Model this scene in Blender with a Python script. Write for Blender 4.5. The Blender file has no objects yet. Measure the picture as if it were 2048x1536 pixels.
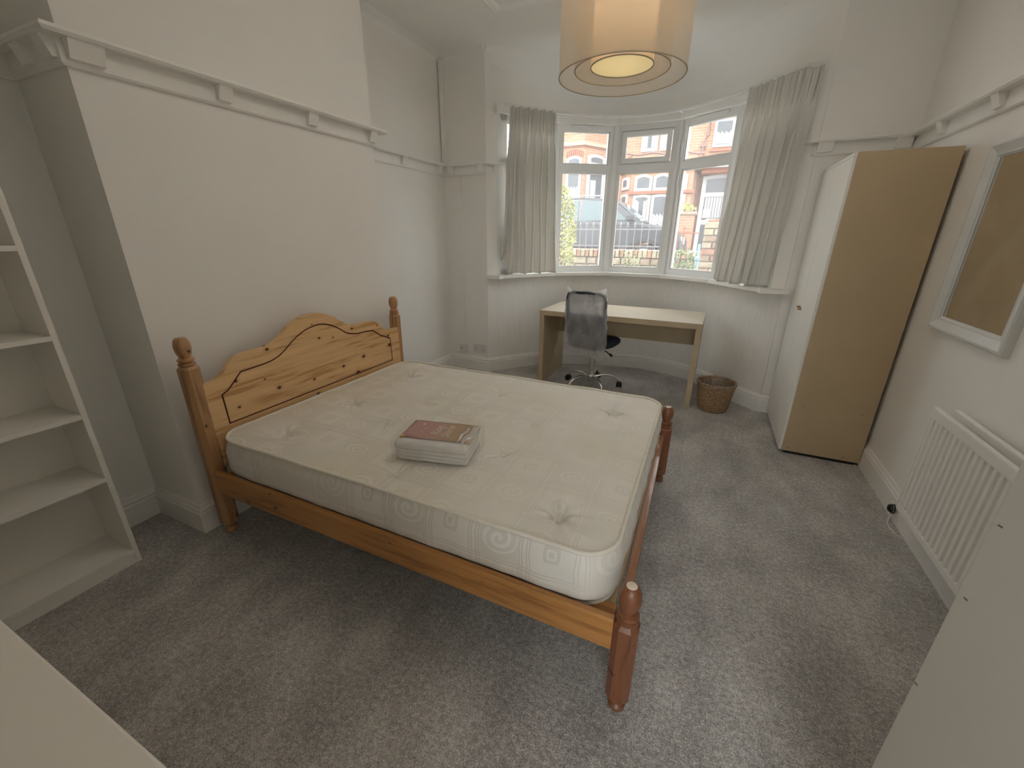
import bpy, bmesh, math, random
from mathutils import Vector, Matrix, noise
random.seed(7)
SC = bpy.context.scene
COL = SC.collection
PI = math.pi

# ------------------------------------------------------------------ camera
YAW, PITCH, ROLL, FPX = 0.429231618, 0.34896867, 0.00695148489, 820.57
cy, sy = math.cos(YAW), math.sin(YAW)
fw = Vector((-sy*math.cos(PITCH), cy*math.cos(PITCH), -math.sin(PITCH)))
r0 = Vector((cy, sy, 0)); u0 = r0.cross(fw)
rr = r0*math.cos(ROLL)+u0*math.sin(ROLL); uu = -r0*math.sin(ROLL)+u0*math.cos(ROLL)
cam_d = bpy.data.cameras.new('camera'); cam = bpy.data.objects.new('camera', cam_d); COL.objects.link(cam)
cam.matrix_world = Matrix(((rr.x, uu.x, -fw.x, 0), (rr.y, uu.y, -fw.y, 0), (rr.z, uu.z, -fw.z, 1.42), (0, 0, 0, 1)))
cam_d.sensor_width = 36.0; cam_d.lens = FPX/2048*36.0; cam_d.clip_start = 0.02; cam_d.clip_end = 200
SC.camera = cam
# ------------------------------------------------------------------ world, sun, exposure
SKY_STRENGTH, SUN_STRENGTH, LAMP_W, EXPOSURE = 3.8, 1.0, 50.0, 0.4
w = bpy.data.worlds.new('sky'); SC.world = w; w.use_nodes = True
bg = w.node_tree.nodes['Background']; bg.inputs[0].default_value = (0.96, 0.985, 1.0, 1); bg.inputs[1].default_value = SKY_STRENGTH
sd = bpy.data.lights.new('sun', 'SUN'); sd.energy = SUN_STRENGTH; sd.angle = math.radians(2); sd.color = (1, .95, .86)
so = bpy.data.objects.new('sun', sd); COL.objects.link(so)
so.rotation_euler = Vector((0.38, 0.72, -0.62)).to_track_quat('-Z', 'Y').to_euler(); so.location = (-6, -8, 12)
vs = SC.view_settings; vs.view_transform = 'Standard'; vs.look = 'None'; vs.gamma = 1; vs.use_curve_mapping = False; vs.exposure = EXPOSURE
cyc = SC.cycles
cyc.use_denoising = True; cyc.max_bounces = 10; cyc.diffuse_bounces = 7; cyc.glossy_bounces = 4
cyc.transmission_bounces = 6; cyc.transparent_max_bounces = 24; cyc.sample_clamp_indirect = 6
cyc.caustics_reflective = False; cyc.caustics_refractive = False

# ------------------------------------------------------------------ node helpers
class NG:
    """small wrapper: numbers and sockets combine with python operators"""
    def __init__(s, nt): s.nt = nt
    def val(s, v): return NV(s, v)
    def math(s, op, *a, clamp=False):
        n = s.nt.nodes.new('ShaderNodeMath'); n.operation = op; n.use_clamp = clamp
        for i, x in enumerate(a):
            x = x.v if isinstance(x, NV) else x
            if isinstance(x, (int, float)): n.inputs[i].default_value = x
            else: s.nt.links.new(x, n.inputs[i])
        return NV(s, n.outputs[0])
class NV:
    def __init__(s, g, v): s.g = g; s.v = v
    def __add__(s, o): return s.g.math('ADD', s, o)
    __radd__ = __add__
    def __sub__(s, o): return s.g.math('SUBTRACT', s, o)
    def __rsub__(s, o): return s.g.math('SUBTRACT', o, s)
    def __mul__(s, o): return s.g.math('MULTIPLY', s, o)
    __rmul__ = __mul__
    def __truediv__(s, o): return s.g.math('DIVIDE', s, o)
    def f(s, op, *a): return s.g.math(op, s, *a)

def srgb(r, g, b):
    c = lambda x: (x/255/12.92 if x/255 <= .04045 else ((x/255+.055)/1.055)**2.4)
    return (c(r), c(g), c(b), 1)

def newmat(name):
    m = bpy.data.materials.new(name); m.use_nodes = True
    nt = m.node_tree; b = nt.nodes['Principled BSDF']
    return m, nt, b
def N(nt, t, **k):
    n = nt.nodes.new(t)
    for a, v in k.items(): setattr(n, a, v)
    return n
def texco(nt, kind='Object', scale=(1, 1, 1), rot=(0, 0, 0)):
    tc = N(nt, 'ShaderNodeTexCoord'); mp = N(nt, 'ShaderNodeMapping')
    mp.inputs['Scale'].default_value = scale; mp.inputs['Rotation'].default_value = rot
    nt.links.new(tc.outputs[kind], mp.inputs[0]); return mp.outputs[0]
def noise_tex(nt, vec, scale, detail=4, rough=.55):
    n = N(nt, 'ShaderNodeTexNoise'); n.inputs['Scale'].default_value = scale
    n.inputs['Detail'].default_value = detail; n.inputs['Roughness'].default_value = rough
    nt.links.new(vec, n.inputs['Vector']); return n.outputs['Fac']
def ramp(nt, fac, stops):
    r = N(nt, 'ShaderNodeValToRGB'); e = r.color_ramp.elements
    while len(e) < len(stops): e.new(.5)
    for x, (p, c) in zip(e, stops): x.position = p; x.color = c
    nt.links.new(fac, r.inputs[0]); return r.outputs[0]
def bump(nt, h, b, strength=.3, dist=.002):
    n = N(nt, 'ShaderNodeBump'); n.inputs['Strength'].default_value = strength; n.inputs['Distance'].default_value = dist
    nt.links.new(h, n.inputs['Height']); nt.links.new(n.outputs[0], b.inputs['Normal'])
def mixc(nt, fac, a, b):
    m = N(nt, 'ShaderNodeMix', data_type='RGBA')
    for s, v in ((m.inputs['Factor'], fac), (m.inputs[6], a), (m.inputs[7], b)):
        v = v.v if isinstance(v, NV) else v
        if isinstance(v, (float, int)): s.default_value = v
        elif isinstance(v, tuple): s.default_value = v
        else: nt.links.new(v, s)
    return m.outputs[2]
def mul(c, k): return (min(1, c[0]*k), min(1, c[1]*k), min(1, c[2]*k), 1)

def paint(name, c, rough=.6, var=.03, nscale=6, bscale=300, bstr=.08, bdist=.001, spec=.5):
    m, nt, b = newmat(name)
    v = texco(nt)
    col = ramp(nt, noise_tex(nt, v, nscale, 4), [(.3, mul(c, 1-var)), (.7, mul(c, 1+var))])
    nt.links.new(col, b.inputs['Base Color']); b.inputs['Roughness'].default_value = rough
    b.inputs['Specular IOR Level'].default_value = spec
    if bstr: bump(nt, noise_tex(nt, v, bscale, 3), b, bstr, bdist)
    return m
def plain(name, c, rough=.5, metal=0):
    return paint(name, c, rough, .02, 10, 200, 0) if not metal else metalmat(name, c, rough)
def metalmat(name, c, rough):
    m, nt, b = newmat(name); v = texco(nt)
    nt.links.new(ramp(nt, noise_tex(nt, v, 20), [(.3, mul(c, .95)), (.7, c)]), b.inputs['Base Color'])
    b.inputs['Roughness'].default_value = rough; b.inputs['Metallic'].default_value = 1; return m

def pine(name, c1, c2, knot, axis='Y', kscale=7.0, rough=.38, kcut=.045):
    """knotty pine, the grain running along AXIS"""
    m, nt, b = newmat(name)
    sc = {'X': (1, 14, 14), 'Y': (14, 1, 14), 'Z': (14, 14, 1)}[axis]
    v = texco(nt, scale=sc)
    g1 = noise_tex(nt, v, 2.2, 5, .6)
    v2 = texco(nt, scale=tuple(s*3 if s > 1 else s for s in sc)); g2 = noise_tex(nt, v2, 4, 3, .5)
    g = NG(nt)
    fac = g.val(g1)*.75 + g.val(g2)*.25
    col = ramp(nt, fac.v, [(.30, mul(c2, .9)), (.40, c2), (.47, c1), (.68, mul(c1, 1.15))])
    tcn = N(nt, 'ShaderNodeTexCoord'); sx = N(nt, 'ShaderNodeSeparateXYZ'); nt.links.new(tcn.outputs['Object'], sx.inputs[0])
    X_, Y_, Z_ = (g.val(sx.outputs[k]) for k in range(3)); al, ac = {'X': (X_, Z_+Y_*.6), 'Y': (Y_, Z_+X_*.6), 'Z': (Z_, X_+Y_)}[axis]
    cb_ = N(nt, 'ShaderNodeCombineXYZ'); nt.links.new(al.v, cb_.inputs[0]); nt.links.new((ac*1.35).v, cb_.inputs[1])
    vo = N(nt, 'ShaderNodeTexVoronoi', voronoi_dimensions='2D'); vo.inputs['Scale'].default_value = kscale
    nt.links.new(cb_.outputs[0], vo.inputs['Vector'])
    d = g.val(vo.outputs['Distance'])
    sep = N(nt, 'ShaderNodeSeparateColor'); nt.links.new(vo.outputs['Color'], sep.inputs[0])
    on = g.val(sep.outputs[0]).f('GREATER_THAN', .35)
    rad = g.val(sep.outputs[1])*kcut*1.6+.02
    k = (rad-d).f('MULTIPLY', 40.0); k = g.math('MINIMUM', g.math('MAXIMUM', k, 0.0), 1.0)*on
    halo = g.math('MINIMUM', g.math('MAXIMUM', (rad*2.6-d)*8.0, 0.0), 1.0)*on*.35
    col = mixc(nt, halo, col, mul(c2, .8)); col = mixc(nt, k, col, knot)
    nt.links.new(col, b.inputs['Base Color']); b.inputs['Roughness'].default_value = rough
    b.inputs['Coat Weight'].default_value = .15
    bump(nt, fac.v, b, .08, .001)
    return m

M = {}
WALLC = (.845, .83, .795, 1)
M['wall'] = paint('wall paint', WALLC, .75, .015, 3, 120, .12, .002)
M['ceiling'] = paint('ceiling paint', (.84, .835, .815, 1), .85, .015, 2, 60, .08, .003)
M['trim'] = paint('white gloss paint', (.84, .825, .79, 1), .38, .02, 8, 90, .10, .0015)
M['upvc'] = paint('window plastic', (.78, .785, .775, 1), .3, .01, 5, 50, 0)
# anaglypta paper under the bay window: fine vertical ribs
m, nt, b = newmat('ribbed wallpaper'); v = texco(nt, scale=(1, 1, .03))
nt.links.new(ramp(nt, noise_tex(nt, v, 90, 2), [(.3, (.78, .765, .735, 1)), (.7, (.845, .83, .80, 1))]), b.inputs['Base Color'])
b.inputs['Roughness'].default_value = .7; bump(nt, noise_tex(nt, v, 120, 3), b, .5, .003); M['ribbed'] = m
M['shelfwhite'] = paint('white laminate', (.83, .81, .76, 1), .45, .01, 4, 200, .02)
M['doorpaint'] = paint('door paint', (.40, .37, .315, 1), .45, .02, 3, 40, .08, .002)
M['cheststop'] = paint('chest laminate', (.84, .80, .74, 1), .5, .01, 3, 200, .02)

# carpet
m, nt, b = newmat('grey carpet'); v = texco(nt)
g = NG(nt)
n1 = noise_tex(nt, v, 190, 3, .7); n2 = noise_tex(nt, v, 60, 3, .6); n3 = noise_tex(nt, texco(nt, scale=(1, .6, 1)), 4.5, 5, .65)
n4 = noise_tex(nt, v, 1.3, 3, .6)
fac = g.val(n1)*.55+g.val(n2)*.3+g.val(n3)*.28+g.val(n4)*.10-.03
col = ramp(nt, fac.v, [(.40, (.13, .125, .118, 1)), (.56, (.40, .38, .362, 1)), (.70, (.80, .77, .73, 1))])
nt.links.new(col, b.inputs['Base Color']); b.inputs['Roughness'].default_value = .95; b.inputs['Specular IOR Level'].default_value = .15
b.inputs['Sheen Weight'].default_value = .25
bump(nt, (g.val(n1)*.6+g.val(n2)*.4).v, b, .9, .012); M['carpet'] = m

PC1, PC2, KN = (.68, .44, .22, 1), (.50, .27, .10, 1), (.085, .018, .008, 1)
M['pine_y'] = pine('orange pine across', PC1, PC2, KN, 'Y', 6.5, .38, .06)
M['pine_z'] = pine('orange pine upright', (.43, .24, .11, 1), (.28, .14, .055, 1), KN, 'Z', 6, .3, .03)
M['pine_x'] = pine('orange pine lengthwise', (.45, .21, .062, 1), (.31, .13, .035, 1), KN, 'X', 6, .34, .04)
M['pine_foot'] = pine('red worn pine', (.20, .075, .032, 1), (.11, .034, .015, 1), (.05, .008, .005, 1), 'Z', 9, .42, .04)
M['pine_rail'] = pine('varnished rail pine', (.40, .19, .10, 1), (.30, .12, .05, 1), KN, 'Y', 3, .22, .02)
M['groove'] = plain('dark stained groove', (.09, .014, .008, 1), .5)
M['slat'] = pine('pale slat pine', (.55, .42, .27, 1), (.45, .32, .18, 1), KN, 'Y', 4, .6, .02)
M['darkbar'] = plain('dark under bed bar', (.035, .02, .015, 1), .6)
M['mdf'] = paint('tan wardrobe laminate', (.52, .40, .25, 1), .55, .05, 2.5, 400, .04)
M['birch'] = paint('birch desk edge', (.50, .40, .255, 1), .5, .05, 9, 300, .03)
M['desktop'] = paint('pale desk laminate', (.66, .58, .45, 1), .33, .03, 6, 300, .02)
M['black'] = plain('black plastic', (.015, .015, .017, 1), .4)
M['blackmesh'] = plain('charcoal mesh fabric', (.055, .055, .065, 1), .85)
M['seatcloth'] = plain('dark navy seat cloth', (.022, .025, .045, 1), .8)
M['chrome'] = metalmat('chrome', (.86, .85, .83, 1), .14)
M['oak'] = plain('wood door pulls', (.32, .19, .09, 1), .5)
M['socketwhite'] = plain('white socket plastic', (.72, .70, .66, 1), .4)
M['silverframe'] = paint('pale silver frame', (.70, .71, .70, 1), .32, .03, 12, 80, .03)
m, nt, b = newmat('mirror silver'); b.inputs['Metallic'].default_value = 1; b.inputs['Roughness'].default_value = .04
nt.links.new(ramp(nt, noise_tex(nt, texco(nt), 5, 4), [(.45, (.80, .79, .75, 1)), (.62, (.86, .85, .81, 1))]), b.inputs['Base Color'])
rn = ramp(nt, noise_tex(nt, texco(nt), 6, 4), [(.5, (.03, .03, .03, 1)), (.68, (.20, .20, .20, 1))]); nt.links.new(rn, b.inputs['Roughness']); M['mirror'] = m

def glassmat(name, tint=(.97, .98, .98, 1), gl=.08, haze=.10):
    m, nt, b = newmat(name); nt.nodes.remove(b); out = nt.nodes['Material Output']
    t = N(nt, 'ShaderNodeBsdfTransparent'); t.inputs[0].default_value = tint
    gg = N(nt, 'ShaderNodeBsdfGlossy'); gg.inputs['Roughness'].default_value = .02
    lw = N(nt, 'ShaderNodeLayerWeight'); lw.inputs[0].default_value = .25
    g = NG(nt); f = g.val(lw.outputs['Fresnel'])*.7+gl*.4
    mx = N(nt, 'ShaderNodeMixShader'); nt.links.new(f.v, mx.inputs[0]); nt.links.new(t.outputs[0], mx.inputs[1]); nt.links.new(gg.outputs[0], mx.inputs[2])
    du = N(nt, 'ShaderNodeBsdfTranslucent'); du.inputs[0].default_value = (1, 1, 1, 1); m2 = N(nt, 'ShaderNodeMixShader'); m2.inputs[0].default_value = haze  # white haze mixed into the pane to wash out the view
    nt.links.new(mx.outputs[0], m2.inputs[1]); nt.links.new(du.outputs[0], m2.inputs[2]); mx = m2
    nt.links.new(mx.outputs[0], out.inputs[0]); return m
M['glass'] = glassmat('window glass')

def sheer(name, c, alpha, gloss=0.0, nscale=0, tl=.6, wr=0.0):
    """thin see-through sheet: ALPHA is how much of it is cloth"""
    m, nt, b = newmat(name); nt.nodes.remove(b); out = nt.nodes['Material Output']
    t = N(nt, 'ShaderNodeBsdfTransparent')
    d = N(nt, 'ShaderNodeBsdfDiffuse'); d.inputs[0].default_value = c
    tr = N(nt, 'ShaderNodeBsdfTranslucent'); tr.inputs[0].default_value = c
    m1 = N(nt, 'ShaderNodeMixShader'); m1.inputs[0].default_value = tl
    nt.links.new(d.outputs[0], m1.inputs[1]); nt.links.new(tr.outputs[0], m1.inputs[2]); last = m1.outputs[0]
    nodes = [d]
    if gloss:
        gl = N(nt, 'ShaderNodeBsdfGlossy'); gl.inputs['Roughness'].default_value = .25
        m3 = N(nt, 'ShaderNodeMixShader'); m3.inputs[0].default_value = gloss
        nt.links.new(last, m3.inputs[1]); nt.links.new(gl.outputs[0], m3.inputs[2]); last = m3.outputs[0]; nodes.append(gl)
    m2 = N(nt, 'ShaderNodeMixShader'); m2.inputs[0].default_value = alpha
    if nscale:
        v = texco(nt, scale=(1, 1, .45)); nz = noise_tex(nt, v, nscale, 4, .6)
        g = NG(nt); f = g.math('MINIMUM', g.math('MAXIMUM', g.val(nz)*wr+(alpha-wr*.5), 0.02), .95)
        nt.links.new(f.v, m2.inputs[0])
        for n in nodes:
            bp = N(nt, 'ShaderNodeBump'); bp.inputs['Strength'].default_value = .8; bp.inputs['Distance'].default_value = .02
            nt.links.new(nz, bp.inputs['Height']); nt.links.new(bp.outputs[0], n.inputs['Normal'])
    nt.links.new(t.outputs[0], m2.inputs[1]); nt.links.new(last, m2.inputs[2]); nt.links.new(m2.outputs[0], out.inputs[0]); return m
M['shade_outer'] = sheer('outer organza', (.74, .64, .50, 1), .50, 0, 0, .5)
M['shade_mid'] = sheer('middle organza', (.74, .62, .46, 1), .45, 0, 0, .5)
M['shade_inner'] = sheer('inner cream drum', (.84, .68, .46, 1), .995, 0, 0, .0055)
M['diffuser'] = sheer('frosted diffuser', (.93, .91, .80, 1), .995, 0, 0, .06)
M['bag'] = sheer('milky plastic bag', (.88, .88, .89, 1), .44, .18, 14, .5, .6)
M['liner'] = sheer('clear bin liner', (.75, .70, .66, 1), .35, .3, 25, .5, .7)
M['wrap'] = sheer('clear duvet wrapper', (.9, .9, .9, 1), .14, .6, 14, .3, .5)

# curtain linen
m, nt, b = newmat('cream curtain linen'); v = texco(nt)
nt.links.new(ramp(nt, noise_tex(nt, texco(nt, scale=(1, 1, .1)), 30, 3), [(.3, (.76, .745, .70, 1)), (.7, (.83, .815, .77, 1))]), b.inputs['Base Color'])
b.inputs['Roughness'].default_value = .75; b.inputs['Sheen Weight'].default_value = .3
bump(nt, noise_tex(nt, v, 500, 2), b, .25, .0015); M['curtain'] = m
tl_ = N(nt, 'ShaderNodeBsdfTranslucent'); tl_.inputs[0].default_value = (.78, .77, .73, 1); mxs = N(nt, 'ShaderNodeMixShader'); mxs.inputs[0].default_value = .20
nt.links.new(b.outputs[0], mxs.inputs[1]); nt.links.new(tl_.outputs[0], mxs.inputs[2]); nt.links.new(mxs.outputs[0], nt.nodes['Material Output'].inputs[0])

# mattress damask
m, nt, b = newmat('damask mattress ticking'); g = NG(nt)
tc = N(nt, 'ShaderNodeTexCoord'); sp = N(nt, 'ShaderNodeSeparateXYZ')
wv = N(nt, 'ShaderNodeTexNoise'); wv.inputs['Scale'].default_value = 9; nt.links.new(tc.outputs['UV'], wv.inputs['Vector'])
vm = N(nt, 'ShaderNodeVectorMath', operation='MULTIPLY_ADD'); nt.links.new(wv.outputs['Color'], vm.inputs[0]); vm.inputs[1].default_value = (.02, .02, 0)
nt.links.new(tc.outputs['UV'], vm.inputs[2]); nt.links.new(vm.outputs[0], sp.inputs[0])
CELL = .183
U = g.val(sp.outputs[0])/CELL; V_ = g.val(sp.outputs[1])/CELL
fu, fv = U.f('FLOOR'), V_.f('FLOOR'); lu, lv = U-fu-.5, V_-fv-.5
chk = (fu+fv)*.5; chk = (chk-chk.f('FLOOR'))*2.0      # 0 or 1
a_, b_ = lu.f('ABSOLUTE'), lv.f('ABSOLUTE')
mx_ = g.math('MAXIMUM', a_, b_)
inside = g.math('LESS_THAN', mx_, .37)
r_ = g.math('SQRT', lu*lu*.75+lv*lv*1.3)
th = g.math('ARCTAN2', lv, lu)/(2*PI)
spf = r_*7.0-th; spf = spf-spf.f('FLOOR')
spiral = g.math('LESS_THAN', spf, .42)*g.math('LESS_THAN', r_, .31)*chk*inside
sq = g.math('MULTIPLY', g.math('LESS_THAN', mx_*.7+r_*.3, .15), g.math('GREATER_THAN', mx_*.7+r_*.3, .09))*(1-chk)
sq2 = g.math('MULTIPLY', g.math('LESS_THAN', mx_, .05), 1.0)*(1-chk)
def linepair(x):
    d1 = g.math('LESS_THAN', (x-.40).f('ABSOLUTE'), .012); d2 = g.math('LESS_THAN', (x-.455).f('ABSOLUTE'), .012); return g.math('MAXIMUM', d1, d2)
lines = g.math('MAXIMUM', linepair(a_), linepair(b_))
light, mid, dark = (.77, .735, .665, 1), (.70, .66, .585, 1), (.57, .53, .455, 1)
col = mixc(nt, inside*chk, light, mid)
col = mixc(nt, spiral, col, (.80, .77, .71, 1))
col = mixc(nt, g.math('MAXIMUM', sq, sq2)*.55, col, dark)
col = mixc(nt, lines*.75, col, dark)
fade = ramp(nt, noise_tex(nt, tc.outputs['UV'], 2.2, 3), [(.35, (.15, .15, .15, 1)), (.55, (1, 1, 1, 1))])
ff = N(nt, 'ShaderNodeSeparateColor'); nt.links.new(fade, ff.inputs[0])
hd_ = g.math('MINIMUM', g.math('MAXIMUM', (5.55-g.val(sp.outputs[0]))*1.3+.35, .5), 1.0)
col = mixc(nt, g.val(ff.outputs[0])*.9*hd_, (.74, .705, .635, 1), col)
stain = ramp(nt, noise_tex(nt, tc.outputs['UV'], 1.5, 2), [(.5, (1, 1, 1, 1)), (.72, (.93, .90, .80, 1))])
mm = N(nt, 'ShaderNodeMix', data_type='RGBA', blend_type='MULTIPLY'); mm.inputs['Factor'].default_value = 1
nt.links.new(col, mm.inputs[6]); nt.links.new(stain, mm.inputs[7]); nt.links.new(mm.outputs[2], b.inputs['Base Color'])
b.inputs['Roughness'].default_value = .55; b.inputs['Sheen Weight'].default_value = .2
bump(nt, (g.math('MAXIMUM', lines, spiral)*.5+g.val(noise_tex(nt, tc.outputs['UV'], 45, 4))*.7).v, b, .45, .004)
M['damask'] = m
M['piping'] = paint('cream piping', (.74, .70, .61, 1), .6, .05, 30, 400, .2)
M['duvet'] = paint('white quilted cotton', (.74, .71, .66, 1), .8, .03, 12, 60, .4, .003)
M['woodplug'] = plain('pale finial top', (.74, .62, .50, 1), .5)

# wicker
m, nt, b = newmat('woven wicker'); v = texco(nt)
nt.links.new(ramp(nt, noise_tex(nt, texco(nt, scale=(1, 1, 2.5)), 45, 4), [(.3, (.20, .11, .055, 1)), (.55, (.36, .23, .12, 1)), (.75, (.48, .34, .20, 1))]), b.inputs['Base Color'])
b.inputs['Roughness'].default_value = .6; bump(nt, noise_tex(nt, v, 160, 3), b, .6, .003); M['wicker'] = m

# label card: pink to tan across its own length
m, nt, b = newmat('printed duvet card'); tc = N(nt, 'ShaderNodeTexCoord'); sp = N(nt, 'ShaderNodeSeparateXYZ'); nt.links.new(tc.outputs['UV'], sp.inputs[0])
nt.links.new(ramp(nt, sp.outputs[0], [(0, (.42, .17, .155, 1)), (.30, (.50, .25, .22, 1)), (.52, (.47, .27, .18, 1)), (.75, (.45, .30, .16, 1)), (.82, (.40, .25, .13, 1)), (1, (.52, .40, .28, 1))]), b.inputs['Base Color'])
b.inputs['Roughness'].default_value = .3; M['card'] = m
M['print'] = plain('cream print', (.72, .62, .52, 1), .5)
M['yellow'] = plain('yellow sticker', (.62, .50, .06, 1), .4)

# outdoors
def brick(name, c1, c2, mortar, scale=1.0, rot=(PI/2, 0, 0)):
    m, nt, b = newmat(name); v = texco(nt, rot=rot)
    bt = N(nt, 'ShaderNodeTexBrick'); bt.inputs['Color1'].default_value = c1; bt.inputs['Color2'].default_value = c2; bt.inputs['Mortar'].default_value = mortar
    bt.inputs['Scale'].default_value = scale; bt.inputs['Brick Width'].default_value = .225; bt.inputs['Row Height'].default_value = .075
    bt.inputs['Mortar Size'].default_value = .006; bt.inputs['Bias'].default_value = -.1
    nt.links.new(v, bt.inputs['Vector']); nt.links.new(bt.outputs['Color'], b.inputs['Base Color'])
    b.inputs['Roughness'].default_value = .9; bump(nt, bt.outputs['Fac'], b, -.4, .01); return m
M['brick'] = brick('orange house brick', (.34, .165, .095, 1), (.40, .215, .135, 1), (.42, .36, .29, 1))
M['redbrick'] = paint('red moulded brick', (.30, .115, .07, 1), .8, .1, 20, 60, .2)
M['stone'] = paint('buff sandstone', (.42, .36, .26, 1), .9, .25, 9, 40, .8, .02)
M['stone2'] = paint('brown walling stone', (.33, .25, .18, 1), .9, .3, 9, 40, .8, .02)
M['orangebrick'] = paint('orange pier brick', (.38, .21, .14, 1), .9, .2, 14, 60, .5, .01)
M['mortar'] = paint('pale mortar', (.36, .32, .26, 1), .95, .2, 30, 80, .4, .01)
M['whiteframe'] = paint('white window paint', (.46, .46, .46, 1), .5, .02, 5, 50, 0)
M['paneday'] = paint('dark house glass', (.09, .10, .11, 1), .12, .2, 2, 10, 0)
M['net'] = paint('net curtain', (.36, .36, .36, 1), .9, .2, 25, 100, .2)
M['asphalt'] = paint('asphalt', (.16, .16, .165, 1), .95, .15, 20, 200, .4, .01)
M['paving'] = paint('paving', (.25, .235, .21, 1), .95, .15, 6, 100, .3, .01)
M['soil'] = paint('garden soil', (.16, .12, .07, 1), 1, .4, 12, 60, .6, .03)
M['iron'] = plain('iron railing', (.20, .20, .21, 1), .6)
M['rustiron'] = plain('rusty iron', (.25, .10, .05, 1), .8)
M['carpaint'] = paint('dark grey car paint', (.055, .06, .068, 1), .22, .05, 1, 10, 0)
M['carglass'] = paint('car glass', (.10, .14, .15, 1), .06, .1, 1, 10, 0)
M['tyre'] = plain('tyre rubber', (.03, .03, .03, 1), .8)
M['alloy'] = metalmat('alloy wheel', (.55, .55, .56, 1), .35)
M['leaf_y'] = paint('yellow green leaves', (.33, .34, .12, 1), .5, .5, 3.5, 10, 0)
M['leaf_g'] = paint('green leaves', (.16, .23, .08, 1), .5, .5, 5, 10, 0)
M['stem'] = plain('brown stems', (.16, .09, .05, 1), .9)
M['lead'] = plain('lead flashing', (.22, .20, .21, 1), .7)
M['pipe'] = plain('brown cast iron pipe', (.20, .12, .10, 1), .6)
M['blue'] = plain('blue plastic', (.25, .42, .55, 1), .5)
M['headlight'] = plain('headlight', (.6, .62, .63, 1), .1)
M['slate'] = paint('roof slate', (.2, .2, .23, 1), .8, .2, 8, 30, .3)

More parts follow.
